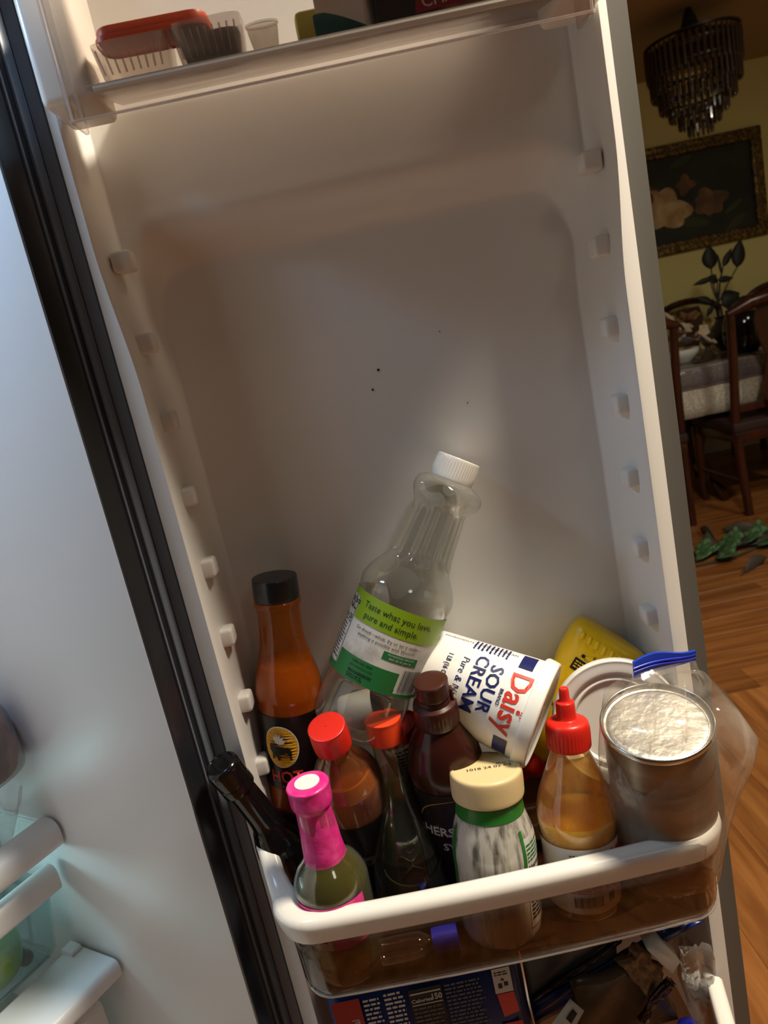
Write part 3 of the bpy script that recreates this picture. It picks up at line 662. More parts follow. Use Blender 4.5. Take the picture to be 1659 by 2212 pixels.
# two red capped bottles
t, L = stand('pepper_sauce_bottle', 'small orange pepper sauce bottle with plain red cap tilted to the left', 'bottle', (704, 1568), -.016, (800, 1815), .042, .172)
ph = crom([(0, 0, 1), (.032, 0, 1), (.0355, .004), (.0355, .085), (.034, .100), (.027, .118), (.0175, .133), (.0145, .142, 1), (.0145, .150, 1)])
lat('bottle', ph, 'glass', t)
lat('sauce', [(0, .003)]+[(r-.0014, z) for r, z in ph if .004 < z < .112]+[(0, .112)], 'sauce_red', t)
lat('sauce_film', [(r-.001, z) for r, z in ph if .112 < z < .146], 'amber', t)
cp = lat('cap', crom([(.0175, .145, 1), (.0186, .146), (.0186, .160), (.0178, .1695), (.0165, .1715), (.0, .172, 1)], 4), 'red_cap', t, 96, mod=ribbed(48, .006, .147, .163))
lat('nub', [(.0012, .1718), (.0008, .1726), (0, .1728)], 'red_cap', cp, 12)
S = Surf(ph, .0355, .0005); lb = patch('label', S, -.045, .045, .015, .062, 'black', t, 20, 6)

t, L = stand('soy_sauce_bottle', 'conical clear glass soy sauce bottle with orange red cap and embossed emblem', 'bottle', (826, 1549), .006, (905, 1935), .008, .204)
ps = crom([(0, 0, 1), (.039, 0, 1), (.042, .004), (.0425, .022), (.0395, .045), (.034, .072), (.0265, .096), (.0185, .118), (.0160, .140), (.0155, .166), (.0160, .180, 1), (.0160, .183, 1)])
lat('bottle', ps, 'glass', t, 64)
lat('soy_sauce', [(0, .003)]+[(r-.0016, z) for r, z in ps if .004 < z < .058]+[(0, .058)], 'soy', t, 64)
lat('residue', [(r-.0010, z) for r, z in ps if .058 <= z < .150], 'glass_dark', t, 48)
cp = lat('cap', crom([(.0165, .180, 1), (.0176, .181), (.0176, .199), (.0165, .2035), (.0, .204, 1)], 4), 'orange_red_cap', t, 96, mod=ribbed(48, .004, .182, .198))
text('stamp', Plane((0, 0, .2037), (1, 0, 0), (0, 1, 0), (0, 0, 1)), '08 24\nBB', .003, .003, .0055, 'ink_grey', cp, .0003)
S = Surf(ps, .036, .0004)
em = [[(u0-.011*.12*1, v0), (u0+d1, v0+d2), (u0+d1+.0012, v0+d2), (u0+.0012, v0)] for u0, v0, d1, d2 in ((0, .060, 0, .026), (0, .066, -.011, .006), (0, .066, .011, .007), (0, .074, -.009, .006), (0, .074, .010, .006), (0, .062, -.008, -.006), (0, .062, .009, -.006))]
for q in em[:]: em.append([(-.007, .0795), (.008, .0805), (.008, .0818), (-.007, .0808)])
o_ = shape('embossed_emblem', S, em, 'glass_dark', t, .0004, 0); shell(o_, .0012, 1)
ar = [[(.030*math.cos(a)*1.0, .058+.016*math.sin(a)), (.030*math.cos(a+.2), .058+.016*math.sin(a+.2)), (.0288*math.cos(a+.2), .058+.0148*math.sin(a+.2)), (.0288*math.cos(a), .058+.0148*math.sin(a))] for a in [PI+.1+.2*k for k in range(14)]]
o_ = shape('embossed_arc', S, ar, 'glass_dark', t, .0004, 0); shell(o_, .0012, 1)

# bottle with pink shrink sleeve
t, L = stand('pink_top_bottle', 'green syrup bottle with pink foil neck and white dot on top', 'bottle', (663, 1690), -.055, (758, 2070), -.052, .193)
pp = crom([(0, 0, 1), (.031, 0, 1), (.0345, .004), (.0350, .05), (.0355, .082), (.0345, .094), (.0290, .106), (.0215, .116), (.0180, .125, 1), (.0165, .168, 1)])
lat('bottle', pp, 'glass', t, 56)
lat('liquid', [(0, .003)]+[(r-.0012, z) for r, z in pp if .004 < z < .118]+[(0, .118)], 'sauce_green', t, 56)
sl = lat('foil_sleeve', crom([(.0208, .1150, 1), (.0195, .120), (.0172, .150), (.0166, .166), (.0172, .170), (.0192, .1735), (.0194, .187), (.0180, .1925), (.0, .193, 1)], 5), 'pink', t, 56, mod=lambda phi, z: 1+.006*math.sin(5*phi+z*180)+.004*math.sin(13*phi-z*300))
lat('white_dot', [(.0116, .1931), (.0116, .1937), (0, .1938)], 'white', sl, 40)
S = Surf(pp, .035, .0006)
lb = patch('label', S, -.045, .026, .042, .0875, 'pink', t, 28, 6)
lw_ = patch('label_panel', S, -.045, -.0125, .042, .0795, 'paper', lb, 12, 4, .0002)
text('lettering', S, 'Taste', -.021, .0735, .0075, 'ink', lw_, .0005, bold=.02)
shape('fine_print', S, lines(-.040, -.013, .068, 6, .0032, .0016, 12), 'ink', lw_, .0005, 0)

# dark bottle hanging over the corner
t, L = stand('dark_bottle', 'black capped dark glass bottle leaning over the left corner of the bin', 'bottle', (476, 1650), -.022, (676, 1896), .022, .200)
pk = crom([(0, 0, 1), (.026, 0, 1), (.029, .004), (.029, .070), (.0275, .085), (.020, .104), (.0150, .118), (.0135, .160), (.0135, .172, 1)])
lat('bottle', pk, 'black_gloss', t)
lat('cap', crom([(.0158, .166, 1), (.0166, .167), (.0166, .176), (.0160, .1765, 1), (.0160, .178, 1), (.0166, .1785), (.0166, .1955), (.0150, .1995), (.0130, .2005), (.0122, .1995, 1), (0, .1990, 1)], 4), 'black_gloss', t, 96, mod=ribbed(40, .008, .181, .194))

# dressing jar
t, L = stand('dressing_jar', 'jar of white dressing with cream lid and green neck band', 'jar', (1048, 1657), -.036, (1086, 2002), -.052, .163)
pj = crom([(0, .002, 1), (.032, 0, 1), (.0365, .005), (.0385, .02), (.0390, .07), (.0395, .088), (.0370, .105), (.0320, .122), (.0305, .132, 1), (.0305, .140, 1)])
lat('jar', pj, 'milk_film', t, 64)
lat('dressing', [(0, .003)]+[(r-.0015, z) for r, z in pj if .004 < z < .060]+[(0, .060)], 'cream_fill', t, 56)
lat('neck_band', crom([(rad(pj, .1225)+.0006, .1225, 1), (rad(pj, .128)+.0008, .128), (.0318, .134), (.0318, .139, 1)], 4), 'green_band', t, 64)
cp = lat('lid', crom([(.0325, .137, 1), (.0338, .138, 1), (.0342, .142), (.0342, .158), (.0330, .1622), (.0300, .1632), (.0290, .1625), (.0, .1625, 1)], 4), 'cream_cap', t, 120, mod=ribbed(60, .002, .139, .157))
LP = Plane((0, 0, .1625), (1, 0, 0), (0, 1, 0), (0, 0, 1))
text('stamp', LP, '1018 24 02 04', .003, -.001, .0058, 'ink', cp, .0003, rot=.18, width=1.3)
text('stamp', LP, 'BB 02 2023', .020, .0075, .0035, 'ink', cp, .0003, rot=.2, width=1.2)
S = Surf(pj, .039, .0006)
lb = patch('label', S, .030, .075, .018, .104, 'paper', t, 14, 8)
shape('fine_print', S, lines(.032, .056, .098, 5, .0036, .0018, 21), 'green', lb, .0003, 0)
shape('fine_print', S, lines(.032, .060, .068, 11, .0040, .0024, 22), 'ink', lb, .0003, 0)
text('lettering', S, 'Nutrition Facts', .0325, .0755, .0065, 'ink', lb, .0003, align='LEFT', bold=.02)
patch('label_edge', S, .0275, .031, .07, .112, 'green_band', t, 2, 6, .0001)
patch('label_edge', S, -.052, -.044, .03, .112, 'green_band', t, 3, 6, .0001)

# spicy mayo squeeze bottle
t, L = stand('spicy_mayo_bottle', 'clear squeeze bottle of orange mayo with red pointed cap', 'bottle', (1217, 1485), -.030, (1264, 1946), -.051, .214)
pm = crom([(0, .001, 1), (.030, 0, 1), (.0335, .004), (.0340, .03), (.0352, .066), (.0375, .085), (.0372, .097), (.0335, .113), (.0270, .130), (.0205, .146), (.0172, .154, 1), (.0172, .160, 1)])
lat('bottle', pm, 'pet', t, 56)
lat('mayo', [(0, .002)]+[(r-.0012, z) for r, z in pm if .004 < z < .092]+[(0, .093)], 'sauce_mayo', t, 56)
lat('mayo_film', [(r-.0011, z) for r, z in pm if .092 < z < .152], 'mayo_film', t, 56)
cp = lat('cap', crom([(.0185, .156, 1), (.0200, .157, 1), (.0202, .160), (.0202, .176), (.0180, .182), (.0105, .184, 1), (.0094, .186), (.0088, .198), (.0080, .2005), (.0056, .2010, 1), (.0050, .203), (.0044, .212), (.0035, .214, 1), (0, .214, 1)], 4), 'red_cap', t, 120, mod=ribbed(40, .014, .158, .1765))
S = Surf(pm, .035, .0006)
lb = patch('label', S, -.065, .050, .010, .074, 'white', t, 36, 8)
shape('fine_print', S, lines(-.010, .034, .068, 10, .0024, .0015, 31, .004), 'ink_grey', lb, .0003, 0)
shape('fine_print', S, lines(-.012, .022, .038, 4, .0024, .0013, 32, .004), 'red_print', lb, .0003, 0)
shape('barcode', S, bars(-.010, .018, .0155, .0260, 32, 8), 'ink', lb, .0003, 0)
shape('seal', S, [[(.024, .018), (.031, .018), (.031, .027), (.024, .027)]], 'ink_grey', lb, .0003, 0)
shape('seal', S, [[(.0375, .055), (.046, .055), (.046, .066), (.0375, .066)], [(.022, .031), (.033, .031), (.033, .035), (.022, .035)]], 'red_print', lb, .0003, 0)

# can in a zip bag
t, L = stand('tin_can', 'large metal can with bright foil lid inside a zip bag', 'can', (1417, 1547), -.074, (1447, 1880), -.027, .176)
pn = crom([(0, .002, 1), (.046, .002, 1), (.0475, 0), (.0475, .004, 1), (.0465, .006, 1), (.0465, .120), (.0468, .124), (.0465, .128), (.0465, .166, 1), (.0480, .1675, 1), (.0482, .1715), (.0470, .172), (.0455, .1705), (.0450, .166, 1)], 4)
lat('can_body', pn, 'can_side', t, 80)
ring_ = lat('can_rim', crom([(.0470, .1660, 1), (.0484, .1675), (.0486, .1705), (.0476, .1722), (.0462, .1715), (.0456, .168, 1)], 4), 'tin_rim', t, 80)
lat('foil_lid', crom([(.0458, .1675, 1), (.0430, .1665), (.040, .1675), (.02, .1672), (0, .1674, 1)], 4), 'foil', t, 64)
BAGP = [(.196, -.036, .652, .046, .044), (.198, -.036, .662, .052, .050), (.202, -.041, .70, .056, .052), (.2065, -.048, .74, .0625, .053), (.212, -.056, .775, .068, .054), (.215, -.062, .805, .068, .054), (.212, -.060, .830, .060, .050), (.209, -.050, .850, .048, .034)]
bag = thing('zip_bag', 'clear zip bag with blue seal wrapped round the metal can', 'bag', (.20, -.038, BZ+.003))
zl, zr = at(1368, 1452, -.026), at(1500, 1418, -.012)
rb = random.Random(5); loops = []; N = 56
for j, (bx, by, bz, rx, ry) in enumerate(BAGP):
    lp_ = []
    for k in range(N):
        a = 2*PI*k/N; wob = 1+.022*math.sin(5*a+j*.9)+.014*math.sin(11*a-j*1.3)
        lp_.append(Vector((bx+rx*wob*math.cos(a), by+ry*wob*math.sin(a), bz+.003*math.sin(3*a+j))))
    loops.append(lp_)
for q, th in ((.55, .012), (.85, .004), (1.0, .0012)):
    lp_ = []
    for k in range(N):
        a = 2*PI*k/N; c = zl.lerp(zr, .5+.5*math.cos(a)) - Vector((0, 0, .024*(1-q)/.45)); prv = loops[7][k]
        p = prv.lerp(c, q) if q < 1 else c
        p = p+Vector((0, th*math.sin(a), 0)); lp_.append(p)
    loops.append(lp_)
keep(obj('film', loft_me(loops, True, True, False), 'bag_film', None, 80), bag)
zp = [];
for k in range(13):
    q = k/12; c = zl.lerp(zr, q); zz_ = .0035*math.sin(q*5); zp.append([c+Vector((0, .0016+zz_*.3, -.006+.003*q)), c+Vector((0, -.0016+zz_*.3, -.006+.003*q)), c+Vector((.001, -.0016+zz_*.3, .010+zz_)), c+Vector((.001, .0016+zz_*.3, .010+zz_))])
keep(obj('zip_seal', loft_me(zp, True, True, True), 'blue', None, 30), bag)
for dz in (.001, .0045):
    keep(obj('zip_track', rod_me([zl.lerp(zr, k/12)+Vector((0, -.0022, dz+.0035*math.sin(k/12*5)*.5)) for k in range(13)], .0009, 6), 'blue_cap'), bag)
sp = [at(1340, 1780, -.094), at(1370, 1640, -.0985), at(1395, 1560, -.098)]
for pts in (((1478, 1470, -.05), (1484, 1540, -.088), (1482, 1610, -.1005), (1462, 1720, -.098), (1442, 1795, -.094)), ((1412, 1475, -.05), (1416, 1560, -.092), (1410, 1612, -.0995))):
    keep(obj('crease', rod_me([at(*p) for p in pts], [.0003]+[.0011]*(len(pts)-2)+[.0003], 6), 'bag_film', None, 60), bag)

# small things on the bin floor
c0 = Vector((-.0885, -.0735, BZ+.0146)); t = thing('blue_cap_vial', 'little clear bottle with blue cap lying on the bin floor', 'bottle', c0, (1, 0, 0), (0, 1, 0))
pv_ = crom([(0, 0, 1), (.009, 0, 1), (.0115, .003), (.0115, .034), (.009, .042), (.0065, .046, 1), (.0065, .056, 1)])
lat('vial', pv_, 'glass', t, 32)
lat('cap', crom([(.0100, .050, 1), (.0116, .051), (.0116, .0715), (.0108, .073), (0, .073, 1)], 4), 'blue_cap', t, 72, mod=ribbed(24, .012, .052, .071))
t = thing('white_jar', 'small white jar lying behind the two red caps', 'jar', at(742, 1545, .046), at(832, 1520, .040)-at(742, 1545, .046), (0, 1, 0))
lat('jar', crom([(0, 0, 1), (.017, 0, 1), (.0195, .003), (.0195, .034), (.0185, .037, 1)], 4), 'jar_shaded', t, 40)  # white jar toned grey: its shade is put into the colour
lat('lid', crom([(.0185, .0365, 1), (.0205, .037, 1), (.0205, .046), (.019, .048), (0, .048, 1)], 4), 'black_cap', t, 40)
t = thing('red_label_can', 'small red and white labelled can behind the orange red cap', 'can', at(905, 1660, .052), Vector((-.25, -.1, 1)))
lat('can_body', crom([(0, 0, 1), (.024, 0, 1), (.025, .003), (.025, .055), (.023, .058, 1), (.022, .056, 1), (0, .056, 1)], 4), 'box_red', t, 40)
S = Surf([(.025, 0), (.025, .058)], .025, .0004); pn2 = patch('label', S, -.012, .020, .012, .050, 'paper', t, 12, 4)
shape('fine_print', S, lines(-.010, .018, .046, 8, .0042, .0022, 41), 'ink', pn2, .0003, 0)

# ------------------------------------------------------------------ contents of the clear top bin
AXF = (0, -.213, .977)      # the bin floor climbs a little towards the door
def fz(y): return UZ+.0052+.218*(y+.0595)
def rbox_loops(hx, hy, zs_, r=.012, n=5):
    out = []
    for z, k in zs_:
        lp_ = []
        for cx_, cy_, a0 in ((hx*k-r, hy*k-r, 0), (-hx*k+r, hy*k-r, PI/2), (-hx*k+r, -hy*k+r, PI), (hx*k-r, -hy*k+r, 1.5*PI)):
            for q in range(n+1): a = a0+PI/2*q/n; lp_.append(Vector((cx_+r*math.cos(a), cy_+r*math.sin(a), z)))
        out.append(lp_)
    return out
def food_tub(name, label, pxl, pxr, h, lidm, fill, lidrot=0, y=-.022):
    a, b = at(*pxl, y), at(*pxr, y); t = thing(name, label, 'food container', ((a.x+b.x)/2, y, fz(y)), AXF); hx = abs(b.x-a.x)/2
    obj('container', loft_me(rbox_loops(hx, .030, ((0, .86), (.003, .90), (h, 1))), True, True, False), 'frost', t, 50)
    if fill: obj('food', loft_me(rbox_loops(hx-.003, .027, ((.002, .86), (h*.7, .96))), True, True, True), fill, t, 50)
    if lidm:
        l = obj('lid', loft_me(rbox_loops(hx+.003, .033, ((h-.001, 1), (h+.004, 1.02), (h+.008, 1.0), (h+.009, .96))), True, True, True), lidm, t, 50)
        l.rotation_euler = (0, lidrot, 0)
    for k in range(9): obj('rib', rod_me([(-hx*.75+hx*1.5*k/8, -.0272, .004), (-hx*.82+hx*1.64*k/8, -.0305, h*.8)], .0008, 5), 'frost', t)
    return t
food_tub('lidded_tub', 'clear ribbed food container under the orange lid in the top bin', (222, 150), (378, 116), .025, None, None)
food_tub('smoke_lid_tub', 'low clear container with grey contents beside the orange lidded one', (388, 125), (535, 95), .027, None, 'smoke_lid')
a, b = at(200, 92, -.057)+Vector((0, .022, .003)), at(446, 44, -.057)+Vector((0, .022, .003))
t = thing('orange_lid', 'flat orange plastic lid lying across the containers in the top bin', 'lid', (a+b)/2, Vector((-(b-a).z, 0, (b-a).x)), (0, 1, 0))
hx = (b-a).length/2
obj('lid', loft_me(rbox_loops(hx, .017, ((0, .985), (.0015, 1), (.007, 1), (.0085, .985))), True, True, True), 'orange_lid', t, 50)
obj('rim_bead', loft_me(rbox_loops(hx+.0012, .0182, ((-.0012, 1), (.0012, 1.004), (.0024, 1)), .012), True), 'orange_lid', t, 50)
a = at(572, 85, -.020); t = thing('plastic_cup', 'tiny clear plastic cup in the middle of the top bin', 'cup', (a.x, -.020, fz(-.020)), AXF)
lat('cup', crom([(0, 0, 1), (.009, 0, 1), (.012, .018), (.0128, .019), (.0128, .021, 1)], 3), 'frost', t, 32, mod=ribbed(12, .02, .003, .016))
a = at(715, 62, -.01); t = thing('butter_pack', 'yellow and dark green food packet behind the white paper', 'packet', (a.x, -.010, fz(-.010)), AXF)
obj('packet', box_me(-.027, .030, -.020, .020, 0, .022, .004), 'butter_yellow', t)
obj('green_print', box_me(-.014, .0305, -.0206, .018, .001, .018, .002), 'teal', t)
a = at(735, 20, -.046); t = thing('white_paper', 'loose curling white paper standing in the top bin', 'paper', (a.x, -.052, fz(-.052)), AXF)
pv2 = []; zl_ = at(683, 30, -.052).z-fz(-.052); zr_ = at(772, 62, -.052).z-fz(-.052)
for i in range(9):
    q = i/8; xx = -.019+.038*q
    pv2.append([Vector((xx, .004*math.sin(q*2.6), zl_+(zr_-zl_)*q**1.6)), Vector((xx, .004*math.sin(q*2.6)-.003, .140))])  # sheet runs up out of view to help block the lamp
shell(obj('sheet', loft_me(pv2, False), 'white', t, 80), .0004)
obj('fold', loft_me([[Vector((.019, .003, zr_)), Vector((.019, .0, .140))], [Vector((.026, .012, .005)), Vector((.026, .01, .140))], [Vector((.031, .022, .006)), Vector((.031, .02, .140))]], False), 'white_gloss', t, 80)
a, b = at(812, 30, -.052), at(1262, -66, -.052); hx = (b.x-a.x)/2  # right end stretched out of view to keep lamp light off the liner
t = thing('butter_box', 'dark butter carton with red banner at the right of the top bin', 'box', ((a.x+b.x)/2, -.026, fz(-.026)), AXF)
bx_ = obj('carton', box_me(-hx, hx, -.030, .030, 0, .150, .001), 'choc_box', t)  # carton made taller out of view to block the ceiling lamp
BP = Plane((-hx, -.030, 0), (1, 0, 0), (0, 0, 1), (0, -1, 0))
shape('red_banner', BP, [[(.028, .0005), (.110, .004), (.110, .018), (.030, .0125)]], 'box_red', t, .0002, 0)
text('lettering', BP, 'CHALLENGE', .067, .0085, .0115, 'paper', t, .0005, bold=.01, rot=.055, width=1.05)
shape('picture', BP, [oval(.020, .016, .013, .004), oval(.010, .027, .009, .003), oval(.098, .004, .024, .003)], 'petal', t, .0003, 0)

# ------------------------------------------------------------------ lower bin and what stands in it
LZ = .40
lbn = thing('lower_door_bin', 'lower door bin at the bottom edge with white end showing at right', 'door bin', (XC, 0, LZ))
keep(obj('rim', sweep(outline(.2165, .200, -.004, -.1065, .034), [(a_, b_+.452) for a_, b_ in sec]), 'rim_white', None, 60), lbn)
for s in (-1, 1): keep(obj('hook', box_me(XC+s*.2085-.006, XC+s*.2085+.006, -.012, .06, .452, .475, .005, 3), 'rim_white'), lbn)
shell(keep(obj('bucket', loft_me([[p+Vector((0, 0, z)) for p in outline(hb, hf, .078, yf, r)] for hb, hf, yf, r, z in ((.2065, .1905, -.1005, .030, .46), (.1975, .1815, -.0915, .026, LZ+.002))], False), 'bin_clear', None, 60), lbn), .0022)
keep(obj('bucket_floor', box_me(XC-.19, XC+.19, -.08, .078, LZ-.002, LZ, .0005), 'bin_clear'), lbn)

y0 = -.048
a, b = at(700, 2175, y0), at(1128, 2100, y0); W = b.x-a.x
t = thing('cookie_pack', 'blue and red snack pack printed with nutrition facts below the bin', 'snack pack', ((a.x+b.x)/2, y0+.03, LZ), (0, -.03, 1))
hx = W/2
lps = []
for z, k, ky in ((0, .99, .15), (.012, 1, 1), (.10, 1, 1.05), (.185, 1, 1.0), (.204, .99, .2), (.210, .99, .04)):
    lps.append([p for p in rbox_loops(hx*k, .026*ky+.0008, ((z, 1),), min(.02, .024*ky+.0004), 5)[0]])
pk_ = obj('wrapper', loft_me(lps, True, True, True), 'box_blue', t, 60)
BP = Plane((-hx, -.0285, 0), (1, 0, 0), (0, 0, 1), (0, -1, 0))
shape('red_panel', BP, [[(.008, .05), (.036, .05), (.036, .196), (.008, .196)]], 'box_red', t, .0004, 0)
text('lettering', BP, 'Original', .0285, .155, .0105, 'print_white', t, .0007, rot=PI/2, bold=.01)
shape('fine_print', BP, lines(.039, .056, .192, 27, .0055, .0026, 61), 'print_white', t, .0004, 0)
shape('fine_print', BP, lines(.060, .080, .194, 28, .0055, .0028, 62), 'print_white', t, .0004, 0)
fp_ = shape('facts_panel', BP, [[(.084, .07), (.117, .07), (.117, .192), (.084, .192)]], 'ink', t, .0004, 0)
text('lettering', BP, 'Calories', .0855, .1780, .0062, 'print_white', fp_, .0008, align='LEFT', bold=.025)
text('lettering', BP, '150', .1050, .1795, .0095, 'print_white', fp_, .0008, align='LEFT', bold=.03, width=.8)
shape('rule', BP, [[(.0855, .186), (.116, .186), (.116, .1878), (.0855, .1878)], [(.0855, .1725), (.116, .1725), (.116, .1737), (.0855, .1737)]], 'print_white', fp_, .0008, 0)
shape('fine_print', BP, lines(.086, .116, .1695, 17, .005, .0022, 63), 'ink_grey', fp_, .0008, 0)
shape('fine_print', BP, lines(.120, .158, .190, 25, .0048, .0022, 64), 'ink_grey', t, .0004, 0)
shape('white_panel', BP, [[(W-.030, .166), (W-.012, .166), (W-.012, .196), (W-.030, .196)]], 'print_white', t, .0004, 0)
shape('pictogram', BP, [[(W-.026, .172), (W-.022, .172), (W-.022, .178), (W-.026, .178)], [(W-.020, .174), (W-.016, .174), (W-.016, .179), (W-.020, .179)], [(W-.023, .181), (W-.019, .181), (W-.021, .1845)]]+lines(W-.028, W-.014, .192, 2, .003, .0014, 65, .004), 'ink', t, .0007, 0)
shape('red_panel', BP, [[(W-.026, .136), (W-.010, .140), (W-.012, .165), (W-.029, .165)]], 'red', t, .0004, 0)
shape('red_panel', BP, [[(W-.024, .105), (W-.008, .100), (W-.009, .128), (W-.030, .128)]], 'red', t, .0004, 0)
lat_ = rod_me([(hx+.0005, -.024, .02), (hx+.002, -.026, .09), (hx+.0005, -.025, .15), (hx+.001, -.022, .205)], .0014, 8); obj('foil_seam', lat_, 'tin_rim', t)

t = thing('grey_zip_pouch', 'grey zip pouch with a broad blue seal slanting under the bin', 'pouch', at(1330, 2150, -.0), (0, 0, 1))
def quad_slab(pxs, y, th, m, name, par, n=8, wav=.002, ys=None):
    """slab whose four corners are given in the photo frame at depth y"""
    c = [at(px, py, (ys[i] if ys else y)) for i, (px, py) in enumerate(pxs)]; lp_ = []
    for i in range(n+1):
        q = i/n; r_ = []
        for j in range(n+1):
            p = c[0].lerp(c[1], q).lerp(c[3].lerp(c[2], q), j/n); r_.append(p+Vector((0, wav*math.sin(q*7+j*.9), 0)))
        lp_.append(r_)
    o = keep(obj(name, loft_me(lp_, False), m, None, 80), par); shell(o, th); return o
quad_slab(((1105, 2060), (1330, 2010), (1330, 2110), (1150, 2215)), -.005, .004, 'grey_pouch', 'pouch', t)
quad_slab(((1140, 2178), (1430, 2012), (1520, 1990), (1150, 2212)), -.014, .003, 'blue_shaded', 'zip_seal', t, 10, .0015)  # blue darkened: shade under the bin put into the colour
quad_slab(((1135, 2162), (1330, 2030), (1345, 2032), (1140, 2170)), -.012, .0025, 'black', 'zip_groove', t, 10, .0015)
t = thing('bread_pouch', 'open brown pouch of crumbly food with a white label below the bin', 'pouch', at(1340, 2240, -.02))
quad_slab(((1235, 2130), (1400, 2075), (1465, 2200), (1270, 2290)), -.022, .02, 'pouch_brown', 'pouch', t, 10, .003)
quad_slab(((1345, 2090), (1388, 2055), (1430, 2110), (1395, 2150)), -.030, .012, 'bread', 'crumb', t, 12, .0025)
sl2 = quad_slab(((1190, 2215), (1232, 2158), (1262, 2184), (1225, 2250)), -.047, .0008, 'print_white', 'label', t, 4, .0)
c_ = at(1234, 2195, -.0475)
quad_slab(((1223, 2200), (1238, 2180), (1247, 2190), (1234, 2212)), -.0485, .0004, 'ink', 'print_mark', t, 3, 0)
quad_slab(((1440, 2110), (1452, 2118), (1390, 2200), (1374, 2195)), -.032, .006, 'brown_body', 'strip', t, 6, .002)
t = thing('white_carton', 'corner of a small white box poking out behind the crumbly pouch', 'box', at(1440, 2085, .01))
quad_slab(((1398, 2052), (1425, 2036), (1470, 2078), (1452, 2104)), -.030, .02, 'white', 'carton', t, 2, 0)
t = thing('blue_cap_bottle', 'dark blue cap at the very bottom right under the bin', 'bottle', at(1488, 2235, -.03), (0, 0, 1))
lat('bottle', crom([(0, -.06, 1), (.016, -.06, 1), (.016, -.012), (.008, 0, 1)], 4), 'white', t, 32); lat('cap', crom([(.009, -.004, 1), (.010, -.003), (.010, .012), (.0, .013, 1)], 4), 'blue_cap', t, 48, mod=ribbed(20, .02, -.002, .011))
t = thing('plastic_wrap', 'crumpled clear plastic wrap in the lower right of the door', 'plastic wrap', at(1500, 2180, -.03))
rw = random.Random(9); wl = []
for i in range(11):
    row = []
    for j in range(9):
        p = at(1465+9*j+i*4, 2040+24*i, -.018+.03*(j/8-.5)); row.append(p+Vector((rw.uniform(-.002, .002), rw.uniform(-.0035, .0035), rw.uniform(-.002, .002))))
    wl.append(row)
shell(keep(obj('film', loft_me(wl, False), 'film_thin', None, 70), t), .0006)

# ------------------------------------------------------------------ food inside the cabinet
t = thing('green_apple', 'green apple at the left edge in the clear drawer', 'apple', cab(.305, .085, .592))
lat('flesh', crom([(0, .006), (.014, .001), (.030, .016), (.036, .040), (.031, .060), (.016, .068), (0, .062)], 5), 'apple', t, 40)
obj('stem', rod_me([(0, 0, .061), (.002, .001, .070), (.005, .002, .078)], .0015, 6), 'brown', t)
for k in range(4):
    t = thing('grape', ('red grape lying in front of the green apple', 'small red grape behind the green apple', 'red grape nearest the drawer rib', 'red grape at the drawer corner')[k], 'grape', cab(.298+.014*(k % 2), .052+.013*k, .5905), group='grapes in the clear drawer')
    lat('berry', crom([(0, 0), (.006, .002), (.009, .009), (.006, .016), (0, .018)], 4), 'grape', t, 20); obj('stem', rod_me([(0, 0, .0175), (.002, 0, .022)], .0007, 5), 'brown', t)
t = thing('clamshell', 'crumpled clear plastic clamshell on the glass shelf', 'clamshell', cab(.325, .064, .758))
cl = []
for z, k in ((0, .80), (.006, .86), (.03, .96), (.038, 1.0), (.040, 1.06), (.042, 1.06), (.048, .98), (.070, .90), (.074, .82)):
    l = rbox_loops(.075, .055, ((z, k),), .016, 5)[0]; cl.append([p+Vector((.0015*math.sin(7*i+z*90), .0015*math.cos(5*i), 0)) for i, p in enumerate(l)])
o_ = obj('shell', loft_me(cl, True, True, True), 'film_thin', t, 40); o_.rotation_euler = (0, 0, CA-.2)
for k in range(5): obj('rib', rod_me([(-.07+.03*k, -.052, .006), (-.066+.03*k, -.056, .034)], .0016, 6), 'film_thin', o_)
t = thing('meat_pack', 'pinkish round food in a dark wrapped pack at the left edge', 'food pack', cab(.262, .050, .834))
lat('food', crom([(0, 0), (.036, .004), (.046, .03), (.040, .07), (.020, .088), (0, .09)], 5), 'meat', t, 36)
shell(obj('wrap', lathe_me(crom([(.030, -.001), (.047, .008), (.0505, .034), (.043, .075), (.024, .096), (.012, .104)], 4), 36, lambda p_, z: 1+.03*math.sin(5*p_+60*z)), 'film_thin', t, 60), .0006)
t = thing('leafy_greens', 'yellowish greens in the lowest drawer at the bottom left', 'vegetable', cab(.31, .085, .362))
rg = random.Random(3)
for k in range(9):
    pts = [(rg.uniform(-.03, .03), rg.uniform(-.03, .03), 0)]; an = rg.uniform(0, 2*PI); ln = rg.uniform(.13, .175)
    pts += [(pts[0][0]+.02*math.cos(an), pts[0][1]+.02*math.sin(an), ln*.6), (pts[0][0]+.05*math.cos(an), pts[0][1]+.05*math.sin(an), ln)]
    obj('leaf', rod_me(pts, [.006, .022, .004], 8), 'greens', t, 80)

